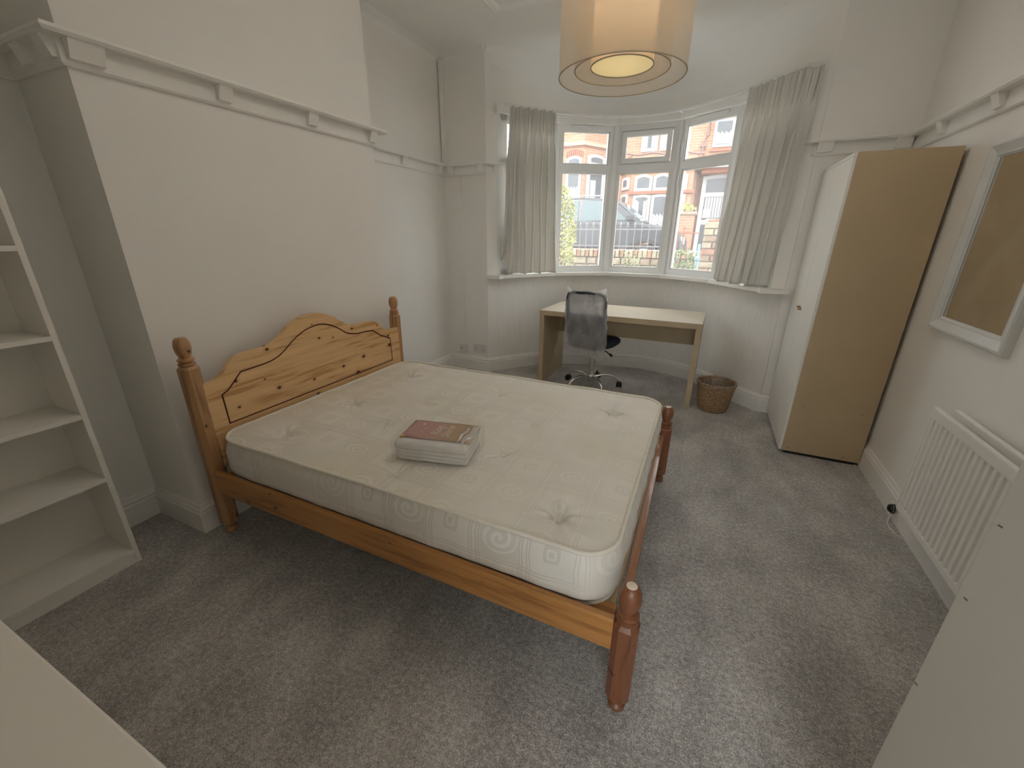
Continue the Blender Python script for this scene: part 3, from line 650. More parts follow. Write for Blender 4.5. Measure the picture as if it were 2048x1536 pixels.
bush('tall_bush', 'tall yellow green leafy bush at left edge of left pane', (-2.33, 6.7), .34, .34, .55, 2.12, 2600, M['leaf_y'], .055, lambda h: .75+.3*math.sin(h*3)-.5*max(0, h-.8)*3)
bush('low_shrub', 'low green shrub at foot of brick pier in right pane', (-.42, 6.7), .24, .22, .55, 1.22, 700, M['leaf_g'], .05, lambda h: .6+.5*math.sin(h*3.1))
bush('garden_plant', 'sparse green plant before the stone wall in middle pane', (-1.15, 7.0), .14, .12, .6, 1.16, 160, M['leaf_g'], .05, lambda h: .5+.5*h, 4, 'plant')
bush('weed_plant', 'small weedy plant low beside pier under right curtain', (-.27, 6.25), .11, .10, .5, 1.02, 160, M['leaf_g'], .045, lambda h: .5+.6*h, 4, 'plant')
bush('creeper', 'pale leafy tuft growing on the far orange pier cap', (-.95, 13.65), .42, .2, 2.10, 2.28, 420, M['leaf_y'], .06, lambda h: 1-.5*h, 3, 'plant')
fp = thing('far_pier', 'far orange brick pier with leafy top across the street', 'gate pier', (-.95, 13.65, .6))
wbuild(MB().box(-1.35, -.55, 13.45, 13.85, .6, 1.98), 'shaft', M['brick'], fp)
wbuild(MB().box(-1.40, -.50, 13.41, 13.89, 1.98, 2.06, .02), 'cap', M['stone2'], fp)
bp_ = thing('blue_post', 'small blue plastic post standing beside the brick pier', 'post', (-.17, 7.4, .5))
wbuild(MB().lathe([(.03, -.05), (.03, .55), (.045, .56), (.045, .60), (.02, .62), (.02, .80)], (-.17, 7.4, .5), 10), 'shaft', M['blue'], bp_, smooth=True)

# --- house opposite
hs = thing('brick_house', 'orange brick terraced house with bay windows across the street', 'house', (-3, 15.5, .6))
HP = {}
wbuild(MB().box(-6.6, 9, 15.6, 16.2, .5, 5.9), 'wall', M['brick'], hs)
wbuild(MB().prism([(15.3, 5.8), (16.2, 5.9), (18, 7.3), (18, 7.4), (15.3, 5.95)], -6.6, 9, 'yz'), 'roof', M['slate'], hs)
# left two-storey bay
lb = [(-6.3, 15.6), (-5.6, 14.5), (-4.13, 14.5), (-3.55, 15.6)]
z_l = at(0, 4.40, 14.5)[1]
wbuild(MB().prism(lb, .5, z_l), 'bay_wall', M['brick'], hs)
wbuild(MB().prism([(-6.35, 15.6), (-5.63, 14.43), (-4.10, 14.43), (-3.48, 15.6)], z_l, z_l+.10), 'bay_cornice', M['stone'], hs)
wbuild(MB().prism([(-6.3, 15.6), (-5.62, 14.47), (-4.12, 14.47), (-3.52, 15.6)], z_l-.05, z_l), 'cornice_mould', M['redbrick'], hs)  # red moulded band just below the cornice
wbuild(MB().prism([(-6.25, 15.6), (-5.57, 14.56), (-4.16, 14.56), (-3.6, 15.6)], z_l+.10, 5.9), 'upper_bay_wall', M['brick'], hs)
# centre bay: one storey with canted left side
Yc = 15.0
xl, xr = at(-2.84, 0, Yc)[0], at(-.85, 0, Yc)[0]
wbuild(MB().prism([(xl-.42, 15.6), (xl, Yc), (xr, Yc), (xr+.12, 15.6)], .5, at(0, 3.72, Yc)[1]), 'bay_wall', M['brick'], hs)
wbuild(MB().prism([(xl-.48, 15.6), (xl-.02, Yc-.06), (xr+.05, Yc-.06), (xr+.18, 15.6)], at(0, 3.47, Yc)[1], at(0, 3.60, Yc)[1]), 'bay_frieze', M['redbrick'], hs)
fl_ = MB(); pts = [(xl-.5+i*(xr-xl+.7)/14, 15.0-.02, at(0, 4.02, Yc)[1]-.02*i/3+.03*math.sin(i*1.3)) for i in range(15)]
wbuild(MB().tube(pts, .035, 6), 'lead_flashing', M['pipe'], hs)
wbuild(MB().prism([(xl-.46, 15.6), (xl-.02, Yc-.03), (xr+.03, Yc-.03), (xr+.16, 15.6)], at(0, 3.72, Yc)[1], at(0, 3.98, Yc)[1]), 'bay_parapet', M['brick'], hs)
def arch(x0, x1, z0, z1, rise, n=7):
    P = [(x0, z0), (x1, z0)]
    for i in range(n+1):
        t = i/n; P.append((x1+(x0-x1)*t, z1-rise+rise*math.sin(PI*t)*1.0 if rise else z1))
    return P
def win(x0, x1, z0, z1, Y, rise=0, curtain='net', fw_=.085, label=None, trans=None):
    """frame with rim, recessed pane and a net or drape hint; placed on plane Y"""
    o = wbuild(MB().prism(arch(x0, x1, z0, z1, rise), Y-.05, Y+.03, 'xz'), 'window', M['whiteframe'], hs)
    pn = wbuild(MB().prism(arch(x0+fw_, x1-fw_, z0+fw_, z1-fw_*.9, rise*.7), Y-.056, Y-.045, 'xz'), 'pane', M['paneday'], o)
    if curtain:
        pts = []; nn = 10
        a, b_ = x0+fw_+.01, x1-fw_-.01; zt, zb = z1-fw_-.06-rise*.5, z0+fw_+.01
        cm = MB()
        if curtain == 'net':
            zt = zb+(zt-zb)*.62
        for k in range(nn):
            xa = a+(b_-a)*k/nn; xb = a+(b_-a)*(k+1)/nn; dy = .004*(k % 2)
            if curtain == 'drape' and .33 < (k+.5)/nn < .67: continue
            cm.box(xa, xb, Y-.062-dy, Y-.056, zb, zt-.03*(k % 3))
        wbuild(cm, 'net_curtain' if curtain == 'net' else 'drape', M['net'], o)
    return o
def archhead(x0, x1, z, Y, rise, mat='redbrick'):
    n = 9
    for i in range(n):
        t0, t1 = i/n+.01, (i+1)/n-.01
        f0 = lambda t, e: (x0+(x1-x0)*t, z+rise*math.sin(PI*t)+e)
        P = [f0(t0, 0), f0(t1, 0), f0(t1, .16), f0(t0, .16)]
        wbuild(MB().prism(P, Y-.03, Y+.02, 'xz'), 'arch_brick', M['redbrick'], hs)
def w16(x0, x1, z0, z1, Y, **k):
    a = at(x0, z0, Y); b_ = at(x1, z1, Y); return win(a[0], b_[0], a[1], b_[1], Y, **k)
Yb = 14.5
for xa, xb in ((-5.20, -4.63), (-6.0, -5.42)):
    w16(xa, xb, 3.74, 4.08, Yb, rise=.07, curtain=None); w16(xa, xb, 2.40, 3.60, Yb, curtain='net')
    a = at(xa, 4.09, Yb); b_ = at(xb, 4.09, Yb); archhead(a[0]-.03, b_[0]+.03, a[1]-.05, Yb, .07)
# canted right facet windows of the left bay: built on the facet direction
def facetwin(p0, p1, s0, s1, z0, z1, rise=0, curtain='net'):
    a, b_ = Vector(p0), Vector(p1); t = (b_-a).normalized(); n_ = Vector((t.y, -t.x))
    def mp(s_, z, o_): q = a+t*s_+n_*o_; return (q.x, q.y, z)
    def pr(poly, o0, o1):
        n = len(poly); return MB().add([mp(s_, z, o0) for s_, z in poly]+[mp(s_, z, o1) for s_, z in poly], [tuple(range(n)), tuple(range(2*n-1, n-1, -1))]+[(i, (i+1) % n, n+(i+1) % n, n+i) for i in range(n)])
    o = wbuild(pr(arch(s0, s1, z0, z1, rise), .05, -.02), 'window', M['whiteframe'], hs)
    wbuild(pr(arch(s0+.12, s1-.12, z0+.09, z1-.08, rise*.6), .058, .045), 'pane', M['paneday'], o)
    if curtain: wbuild(pr(arch(s0+.14, s1-.4, z0+.1, z1-.3, 0), .064, .058), 'net_curtain', M['net'], o)
facetwin((-4.13, 14.5), (-3.55, 15.6), .15, .95, at(0, 3.74, 14.8)[1], at(0, 4.10, 14.8)[1], .07, None)
facetwin((-4.13, 14.5), (-3.55, 15.6), .15, .95, at(0, 2.4, 14.8)[1], at(0, 3.60, 14.8)[1], 0, 'net')
facetwin((xl-.42, 15.6), (xl, Yc), .12, .62, at(0, 2.92, 15.2)[1], at(0, 3.32, 15.2)[1], .05, None)
facetwin((xl-.42, 15.6), (xl, Yc), .12, .62, at(0, 1.4, 15.2)[1], at(0, 2.78, 15.2)[1], 0, None)
for xa, xb in ((-2.72, -2.13), (-2.10, -1.52), (-1.47, -1.02)):
    w16(xa, xb, 2.86, 3.38, Yc, rise=.09, curtain=None); w16(xa, xb, 1.3, 2.75, Yc, rise=.03, curtain='net' if xa > -2.5 else 'drape')
wbuild(MB().box(xl-.05, xr+.05, Yc-.09, Yc+.02, at(0, 2.755, Yc)[1], at(0, 2.855, Yc)[1]), 'transom_band', M['redbrick'], hs)
# upper windows
Yw = 15.6
w16(-2.62, -2.09, 4.05, 4.95, Yw, curtain='drape', fw_=.10); w16(-2.02, -1.5, 4.05, 4.95, Yw, curtain='drape', fw_=.10)
w16(-.44, .12, 4.04, 4.80, Yw, curtain='net', fw_=.07)
a, b_ = at(-.50, 3.92, Yw), at(.18, 4.0, Yw); wbuild(MB().box(a[0], b_[0], Yw-.10, Yw+.02, a[1], b_[1]), 'window_sill', M['redbrick'], hs)
# rain pipe
pp = at(-.70, 0, Yw)[0]
dp = wbuild(MB().tube([(pp+.10, Yw-.08, 5.8), (pp+.10, Yw-.08, 4.3), (pp, Yw-.08, 4.15), (pp, Yw-.08, .7)], .045, 8), 'rain_pipe', M['pipe'], hs)
for zz in (4.0, 3.2): wbuild(MB().box(pp-.08, pp+.08, Yw-.14, Yw, zz, zz+.08), 'pipe_clip', M['pipe'], dp)
# porch canopy, door with side glass
a, b_ = at(-.80, 3.46, 14.9), at(1.6, 3.60, 14.9)
wbuild(MB().box(a[0], b_[0], 14.7, 15.6, a[1], b_[1]), 'porch_canopy', M['whiteframe'], hs)
wbuild(MB().box(a[0]+.15, b_[0], 14.9, 15.6, a[1]-.12, a[1]), 'porch_beam', M['redbrick'], hs)
dr = w16(-.56, .75, .75, 3.27, 15.45, rise=.05, curtain=None, fw_=.12)
a0, a1 = at(-.56, 0, 15.45)[0], at(.75, 0, 15.45)[0]
wbuild(MB().box(a0, a1, 15.39, 15.43, at(0, 2.62, 15.45)[1], at(0, 2.74, 15.45)[1]), 'transom', M['whiteframe'], dr)
wbuild(MB().box(a0, a1, 15.39, 15.43, at(0, 1.78, 15.45)[1], at(0, 1.92, 15.45)[1]), 'mid_rail', M['whiteframe'], dr)
a, b_ = at(-.42, 1.98, 15.4), at(-.20, 2.25, 15.4); wbuild(MB().box(a[0], b_[0], 15.375, 15.40, a[1], b_[1]), 'paper_notice', M['net'], dr)
a, b_ = at(-.30, 1.86, 15.4), at(.02, 1.96, 15.4); wbuild(MB().box(a[0], b_[0], 15.37, 15.395, a[1], b_[1]), 'letter_plate', M['whiteframe'], dr)
cm = MB()
for k in range(12):
    xa = a0+.16+(a1-a0-.32)*k/12; cm.box(xa, xa+.06, 15.385, 15.393, at(0, 1.98, 15.45)[1], at(0, 2.60, 15.45)[1])
wbuild(cm, 'net_curtain', M['net'], dr)
a, b_ = at(-.72, 2.06, 15.5), at(-.60, 2.25, 15.5); wbuild(MB().box(a[0], b_[0], 15.52, 15.6, a[1], b_[1]), 'meter_box', M['whiteframe'], hs)

# --- car parked across the street (front to the right)
car = thing('parked_car', 'dark grey estate car parked facing right across the street', 'car', (-2.9, 11.6, .5))
GZ = .5
def cx_(pts): return [(x, z+GZ) for x, z in pts]
body = cx_([(-5.15, .45), (-5.22, .95), (-5.1, 1.22), (-3.2, 1.27), (-1.78, 1.24), (-1.55, 1.20), (-1.0, 1.10), (-.72, .98), (-.62, .80), (-.60, .45), (-.66, .28),
            (-1.03, .28), (-1.07, .50), (-1.20, .68), (-1.40, .77), (-1.60, .77), (-1.80, .68), (-1.93, .50), (-1.97, .28), (-3.95, .28), (-3.99, .50), (-4.12, .68), (-4.32, .77), (-4.52, .77), (-4.72, .68), (-4.85, .50), (-4.89, .28), (-5.1, .28)])
mb = MB().prism(body, 10.98, 12.78, 'xz'); ob = wbuild(mb, 'body', M['carpaint'], car)
bv = ob.modifiers.new('round', 'BEVEL'); bv.width = .07; bv.segments = 3; bv.limit_method = 'ANGLE'; bv.angle_limit = math.radians(60)
# cabin, narrower at the roof
lo = [(-5.05, 1.18), (-4.9, 1.68), (-4.4, 1.80), (-3.2, 1.83), (-2.55, 1.78), (-2.25, 1.66), (-1.60, 1.18)]
def cabin(y0, y1, y0t, y1t, prof, g=0):
    vs = []
    for x, z in prof:
        k = (z-1.18)/.65; vs.append((x, y0+(y0t-y0)*k, z+GZ))
    for x, z in prof:
        k = (z-1.18)/.65; vs.append((x, y1+(y1t-y1)*k, z+GZ))
    n = len(prof); return MB().add(vs, [tuple(range(n)), tuple(range(2*n-1, n-1, -1))]+[(i, (i+1) % n, n+(i+1) % n, n+i) for i in range(n)])
ob = wbuild(cabin(11.02, 12.74, 11.22, 12.54, lo), 'cabin', M['carpaint'], car)
bv = ob.modifiers.new('round', 'BEVEL'); bv.width = .05; bv.segments = 3; bv.limit_method = 'ANGLE'; bv.angle_limit = math.radians(40)
for P in ([(-4.75, 1.26), (-4.62, 1.66), (-4.15, 1.72), (-4.1, 1.26)], [(-4.02, 1.26), (-4.05, 1.72), (-3.25, 1.75), (-3.22, 1.26)], [(-3.12, 1.26), (-3.14, 1.75), (-2.62, 1.72), (-2.40, 1.62), (-1.98, 1.28)]):
    wbuild(cabin(11.005, 11.03, 11.205, 11.23, P), 'side_window', M['carglass'], car)
vs_ = [(-1.66, 11.12, 1.22+GZ), (-1.66, 12.64, 1.22+GZ), (-2.28, 12.48, 1.70+GZ), (-2.28, 11.28, 1.70+GZ)]
wbuild(MB().add([(x+.03, y, z+.03) for x, y, z in vs_]+vs_, [(0, 1, 2, 3), (7, 6, 5, 4), (0, 4, 5, 1), (1, 5, 6, 2), (2, 6, 7, 3), (3, 7, 4, 0)]), 'windscreen', M['carglass'], car)
wbuild(MB().box(-1.98, -1.80, 10.84, 11.0, 1.26+GZ, 1.40+GZ, .03), 'wing_mirror', M['carpaint'], car)
for xx in (-3.17, -4.08): wbuild(MB().box(xx-.006, xx+.006, 10.972, 10.985, .35+GZ, 1.24+GZ), 'door_seam', M['black'], car)
wbuild(MB().box(-4.6, -2.1, 10.965, 10.985, .62+GZ, .68+GZ, .008), 'side_moulding', M['black'], car)
wbuild(MB().box(-.86, -.60, 11.0, 11.35, .72+GZ, .90+GZ, .05), 'headlight', M['headlight'], car)
wbuild(MB().box(-4.7, -2.7, 11.18, 11.22, 1.84+GZ, 1.87+GZ, .01), 'roof_rail', M['alloy'], car)
for xx in (-1.50, -4.42):
    for yy in (11.0, 12.56):
        wl = wbuild(MB().tube([(xx, yy, .36+GZ), (xx, yy+.21, .36+GZ)], .36, 28), 'wheel', M['tyre'], car, smooth=True)
        rm = MB().tube([(xx, yy-.012, .36+GZ), (xx, yy+.03, .36+GZ)], .09, 12)
        for k in range(7):
            a = 2*PI*k/7; rm.tube([(xx+.07*math.cos(a), yy-.006, .36+GZ+.07*math.sin(a)), (xx+.235*math.cos(a), yy-.006, .36+GZ+.235*math.sin(a))], .022, 6)
        rm.tube([(xx+.24*math.cos(2*PI*k/24), yy-.004, .36+GZ+.24*math.sin(2*PI*k/24)) for k in range(24)], .018, 6, closed=True)
        wbuild(rm, 'wheel_rim', M['alloy'], wl, smooth=True)
    ar = [(xx+.43*math.cos(PI*k/16), 10.975, .36+GZ+.43*math.sin(PI*k/16)) for k in range(17)]
    wbuild(MB().tube(ar, .022, 6), 'wheel_arch', M['black'], car)

# ================================================================== BED
bed = thing('pine_bed', 'orange pine double bed frame with arched headboard and low foot', 'bed', (-1.02, 1.65, 0))
PH = {'hn': (-2.0, .962), 'hf': (-2.018, 2.345), 'fn': (-.060, .952), 'ff': (-.085, 2.365)}
def octpost(c, hw, z0, z1, ch=.018):
    P = [(-hw+ch, -hw), (hw-ch, -hw), (hw, -hw+ch), (hw, hw-ch), (hw-ch, hw), (-hw+ch, hw), (-hw, hw-ch), (-hw, -hw+ch)]
    P = [(c[0]+a, c[1]+b_) for a, b_ in P]
    S = [(c[0]+a*.72, c[1]+b_*.72) for a, b_ in [(x_-c[0], y_-c[1]) for x_, y_ in P]]
    mb = MB().prism(P, z0, z1); n = 8
    top = [(x_, y_, z1) for x_, y_ in P]+[(x_, y_, z1+.012) for x_, y_ in S]
    mb.add(top, [(i, (i+1) % n, n+(i+1) % n, n+i) for i in range(n)]+[tuple(range(n, 2*n))])
    bot = [(x_, y_, z0) for x_, y_ in P]+[(x_, y_, z0-.012) for x_, y_ in S]
    mb.add(bot, [(i, (i+1) % n, n+(i+1) % n, n+i) for i in range(n)]+[tuple(range(2*n-1, n-1, -1))]); return mb
FIN = [(.024, 0), (.029, .004), (.033, .010), (.033, .016), (.025, .021), (.0315, .026), (.0325, .031), (.031, .036), (.022, .041), (.023, .048), (.0285, .062), (.0315, .078), (.0322, .092), (.030, .108), (.0255, .122), (.019, .130), (.017, .131)]
def finial(c, z, hgt, r_=1.0):
    k = hgt/.131; return MB().lathe([(a*r_, b_*k) for a, b_ in FIN], (c[0], c[1], z), 24)
FOOT = [(.022, 0), (.027, .006), (.028, .020), (.020, .028), (.026, .038), (.026, .046), (.020, .052)]
for k, zs, zt, mat in (('hn', .862, .998, 'pine_z'), ('hf', .862, .998, 'pine_z'), ('fn', .352, .494, 'pine_foot'), ('ff', .352, .490, 'pine_foot')):
    c = PH[k]
    p = wbuild(octpost(c, .036, .060, zs), 'head_post' if k[0] == 'h' else 'foot_post', M[mat], bed)
    tag(p, 'head post' if k[0] == 'h' else 'short reddish foot post')
    wbuild(finial(c, zs+.008, zt-zs-.008), 'finial', M[mat], p, smooth=True)
    wbuild(MB().lathe(FOOT, (c[0], c[1], 0), 20), 'turned_foot', M[mat], p, smooth=True)
    if k[0] == 'f': wbuild(MB().lathe([(.0155, 0), (.0155, .002), (.010, .004)], (c[0], c[1], zt-.001), 20), 'top_plug', M['woodplug'], p, smooth=True)
# headboard outline (y, z), smoothed
OUT = [(.988, .781), (1.045, .785), (1.088, .808), (1.114, .842), (1.155, .868), (1.224, .877), (1.292, .878), (1.356, .890), (1.404, .916), (1.458, .955), (1.53, .988), (1.607, .998),
       (1.683, .988), (1.756, .956), (1.815, .917), (1.870, .888), (1.94, .877), (2.02, .879), (2.085, .870), (2.135, .845), (2.165, .808), (2.20, .790), (2.318, .785)]
OUT = OUT[:-2]+[(2.215, .788), (2.318, .784)]
outl = [(p.x, p.y) for p in catmull(OUT, 4)]
poly = outl+[(2.318, .36), (.988, .36)]
GR = [(1.060, .560), (1.056, .708), (1.087, .721), (1.126, .756), (1.162, .790), (1.232, .793), (1.321, .800), (1.392, .825), (1.471, .878), (1.551, .915), (1.641, .930), (1.720, .915), (1.788, .879), (1.845, .840), (1.924, .820), (1.996, .819), (2.070, .810), (2.126, .768), (2.225, .725), (2.230, .563)]
g_top = [(p.x, p.y) for p in catmull(GR[4:17], 4)]
gline = GR[:4]+g_top+GR[17:]
def inset(P, d):
    n = len(P); out = []
    ar = sum(P[i][0]*P[(i+1) % n][1]-P[(i+1) % n][0]*P[i][1] for i in range(n)); sg = 1 if ar > 0 else -1
    for i in range(n):
        a, b_, c = Vector(P[i-1]), Vector(P[i]), Vector(P[(i+1) % n]); d0, d1 = (b_-a).normalized(), (c-b_).normalized()
        n0, n1 = Vector((-d0.y, d0.x))*sg, Vector((-d1.y, d1.x))*sg; m_ = n0+n1; m_ = m_/max(m_.length_squared, .5)*2
        out.append((b_.x+m_.x*d, b_.y+m_.y*d))
    return out
gi, go = inset(gline, .0042), inset(gline, -.0042)
xf, xb_ = -1.972, -2.000
bm = bmesh.new()
def loop(P, x): return [bm.verts.new((x, a, z)) for a, z in P]
def edges(L): return [bm.edges.new((L[i], L[(i+1) % len(L)])) for i in range(len(L))]
def skin(A, B):
    for i in range(len(A)):
        j = (i+1) % len(A); bm.faces.new((A[i], A[j], B[j], B[i]))
of, ob_ = loop(poly, xf), loop(poly, xb_)
skin(of, ob_); bm.faces.new(ob_)
g1, g2 = loop(go, xf), loop(go, xf-.005); i1, i2 = loop(gi, xf), loop(gi, xf-.005)
skin(g1, g2); skin(i1, i2); nbefore = len(bm.faces)
es = [e for e in bm.edges if e.verts[0] in set(of) and e.verts[1] in set(of)]+[e for e in bm.edges if e.verts[0] in set(g1) and e.verts[1] in set(g1)]
bmesh.ops.triangle_fill(bm, use_beauty=True, use_dissolve=False, edges=es)
try: bm.faces.new(i1)
except ValueError: pass
gfaces = []
for i in range(len(g2)):
    j = (i+1) % len(g2); gfaces.append(bm.faces.new((g2[i], g2[j], i2[j], i2[i])))
bmesh.ops.recalc_face_normals(bm, faces=bm.faces[:])
for f in gfaces: f.material_index = 1
inv = ROOTM[bed.name].inverted()
for v_ in bm.verts: v_.co = inv@v_.co
me = bpy.data.meshes.new('headboard'); bm.to_mesh(me); bm.free(); me.materials.append(M['pine_y']); me.materials.append(M['groove'])
o = bpy.data.objects.new('headboard', me); COL.objects.link(o); o.parent = bed; ROOTM[o.name] = ROOTM[bed.name]
wbuild(MB().box(-2.004, -1.968, .988, 2.318, .36, .515, .006), 'headboard_rail', M['pine_y'], o)
# side rails with the ledge the slats lie on
for y0, y1, yl0, yl1 in ((.930, .956, .956, 1.010), (2.349, 2.375, 2.295, 2.349)):
    s_ = wbuild(MB().box(-1.966, -.095, y0, y1, .250, .366, .005), 'side_rail', M['pine_x'], bed)
    wbuild(MB().box(-1.95, -.115, yl0, yl1, .290, .332, .003), 'ledge', M['pine_x'], s_)
wbuild(MB().box(-.175, -.100, .966, 1.02, .270, .340, .004), 'corner_block', M['pine_x'], bed)
# foot rail from post to post
a, b_ = Vector((-.080, .985)), Vector((-.100, 2.335)); mb = MB()
mb.add([(a.x-.014, a.y, .25), (a.x+.014, a.y, .25), (b_.x+.014, b_.y, .25), (b_.x-.014, b_.y, .25), (a.x-.014, a.y, .322), (a.x+.014, a.y, .322), (b_.x+.014, b_.y, .322), (b_.x-.014, b_.y, .322)],
       [(0, 3, 2, 1), (4, 5, 6, 7), (0, 1, 5, 4), (1, 2, 6, 5), (2, 3, 7, 6), (3, 0, 4, 7)])
wbuild(mb, 'foot_rail', M['pine_rail'], bed)
wbuild(MB().box(-1.95, -.115, 1.620, 1.665, .225, .300, .003), 'centre_beam', M['slat'], bed)
wbuild(MB().box(-.165, -.112, 1.505, 1.600, .235, .305, .004), 'beam_bracket', M['darkbar'], bed)
wbuild(MB().box(-1.03, -.99, 1.622, 1.662, 0, .225, .003), 'centre_leg', M['slat'], bed)
for i in range(13):
    x_ = -1.88+i*.142; wbuild(MB().box(x_, x_+.07, 1.0, 2.305, .318, .333, .002), 'slat', M['slat'], bed)

# ------------------------------------------------------------------ mattress
mt = thing('mattress', 'cream damask double mattress with tufts and piping on the pine bed', 'mattress', (-1.03, 1.65, .335))
A_, B_, R_C = .905, .680, .11
mc = Vector((-1.030, 1.652)); ZB, ZT_ = .336, .528
TUFT = [(-.342, 2.055), (-.334, 1.121), (-.672, 1.722), (-.683, 1.40), (-1.0, 2.02), (-1.0, 1.085), (-1.322, 1.731), (-1.317, 1.396), (-1.687, 2.063), (-1.687, 1.136), (-1.68, 1.555)]
def rmap(u, v):
    x_, y_ = u*A_, v*B_; ax, ay = abs(x_)-(A_-R_C), abs(y_)-(B_-R_C)
    if ax > 0 and ay > 0:
        p, q = ax/R_C, ay/R_C; p2, q2 = p*math.sqrt(1-q*q/2), q*math.sqrt(1-p*p/2)
        x_ = math.copysign(A_-R_C+p2*R_C, x_); y_ = math.copysign(B_-R_C+q2*R_C, y_)
    return x_, y_
def topz(X, Y, u, v):
    e_ = max(abs(u), abs(v)); z = ZT_+.004+.010*min(1, (1-e_)*9)
    for i, (tx, ty) in enumerate(TUFT):
        dx, dy = X-tx, Y-ty; d = math.hypot(dx, dy)
        if d < .38:
            deep = 1.7 if tx > -.4 else 1.4 if tx < -1.5 else .7; th_ = math.atan2(dy, dx)
            z -= deep*(.020*math.exp(-(d/.030)**2)+.008*math.exp(-(d/.10)**2))
            wob = math.sin(7*th_+i*2)+.6*math.sin(11*th_+i)
            z += deep*.0036*wob*math.exp(-(d/.085)**2)*min(1, d/.02)
    z += .0035*noise.noise(Vector((X*5, Y*5, 0)))+.0022*noise.noise(Vector((X*5, Y*22, 3)))*min(1, max(0, (X+.75)*2.2))
    return z
nu, nv = 230, 176; vs_, uvs = [], []
for j in range(nv+1):
    for i in range(nu+1):
        u, v = i/nu*2-1, j/nv*2-1; x_, y_ = rmap(u, v); X, Y = mc.x+x_, mc.y+y_
        vs_.append((X, Y, topz(X, Y, u, v))); uvs.append((x_+5.07, y_+5.15))
fs_ = [(j*(nu+1)+i, j*(nu+1)+i+1, (j+1)*(nu+1)+i+1, (j+1)*(nu+1)+i) for j in range(nv) for i in range(nu)]
border = [i for i in range(nu+1)]+[j*(nu+1)+nu for j in range(1, nv+1)]+[nv*(nu+1)+i for i in range(nu-1, -1, -1)]+[j*(nu+1) for j in range(nv-1, 0, -1)]
bpts = [Vector(vs_[i]) for i in border]; nb = len(bpts); arc = [0]
for i in range(nb): arc.append(arc[-1]+(bpts[(i+1) % nb]-bpts[i]).length)
prof = [(.004, -.010), (.014, -.028), (.020, -.060), (.018, -.095), (.020, -.13), (.014, -.160), (.000, -.182), (-.015, -.192)]
prev = border[:]; base0 = len(vs_); sideuv = {}
norms = []
for i in range(nb):
    t = (bpts[(i+1) % nb]-bpts[i-1]).normalized(); norms.append(Vector((t.y, -t.x, 0)))
faces_side = []
for k, (o_, dz) in enumerate(prof):
    cur = []
    for i in range(nb):
        wv_ = .004*noise.noise(Vector((arc[i]*6, dz*14, 5)))+.003*math.sin(arc[i]*2*PI/.14)*(1 if k in (2, 3, 4, 5) else 0)*.6
        p = Vector((bpts[i].x, bpts[i].y, ZT_+.002))+norms[i]*(o_+wv_)+Vector((0, 0, dz*(ZT_-ZB)/.192)); cur.append(len(vs_)); vs_.append(tuple(p)); uvs.append((arc[i]+.3, 3.4+dz*.9))
    for i in range(nb):
        j = (i+1) % nb; faces_side.append((prev[i], prev[j], cur[j], cur[i], i, k))
    prev = cur
fs_all = fs_+[f[:4] for f in faces_side]+[tuple(reversed(prev))]
inv = ROOTM[mt.name].inverted()
me = bpy.data.meshes.new('cover'); me.from_pydata([tuple(inv@Vector(p)) for p in vs_], [], fs_all); me.materials.append(M['damask'])
uvl = me.uv_layers.new(name='UVMap'); nt_ = len(fs_)
for pi, poly_ in enumerate(me.polygons):
    for q, li in enumerate(poly_.loop_indices):
        vi = me.loops[li].vertex_index; uvv = uvs[vi]
        if nt_ <= pi < nt_+len(faces_side):
            i, k = faces_side[pi-nt_][4:]; ii = i if q in (0, 3) else i+1; dz = 0 if (k == 0 and q in (0, 1)) else prof[k-1][1] if q in (0, 1) else prof[k][1]
            uvv = (arc[ii]+.3, 3.4+dz*.9)
        uvl.data[li].uv = uvv
me.polygons.foreach_set('use_smooth', [True]*len(me.polygons))
o = bpy.data.objects.new('cover', me); COL.objects.link(o); o.parent = mt; ROOTM[o.name] = ROOTM[mt.name]
wbuild(MB().tube([bpts[i]+norms[i]*(.004+.0015*noise.noise(Vector((arc[i]*9, 0, 0))))+Vector((0, 0, .004+.003*noise.noise(Vector((arc[i]*5, 2, 0))))) for i in range(0, nb, 2)], .0072, 8, closed=True), 'piping', M['piping'], mt, smooth=True)
wbuild(MB().tube([Vector((bpts[i].x, bpts[i].y, ZB+.004))+norms[i]*.002 for i in range(0, nb, 4)], .006, 6, closed=True), 'piping', M['piping'], mt, smooth=True)
for tx, ty in TUFT:
    u, v = (tx-mc.x)/A_, (ty-mc.y)/B_; zt = topz(tx, ty, u, v)
    wbuild(MB().lathe([(.011, .000), (.012, .003), (.008, .0065), (.001, .008)], (tx, ty, zt-.001), 10), 'tuft_button', M['piping'], mt, smooth=True)

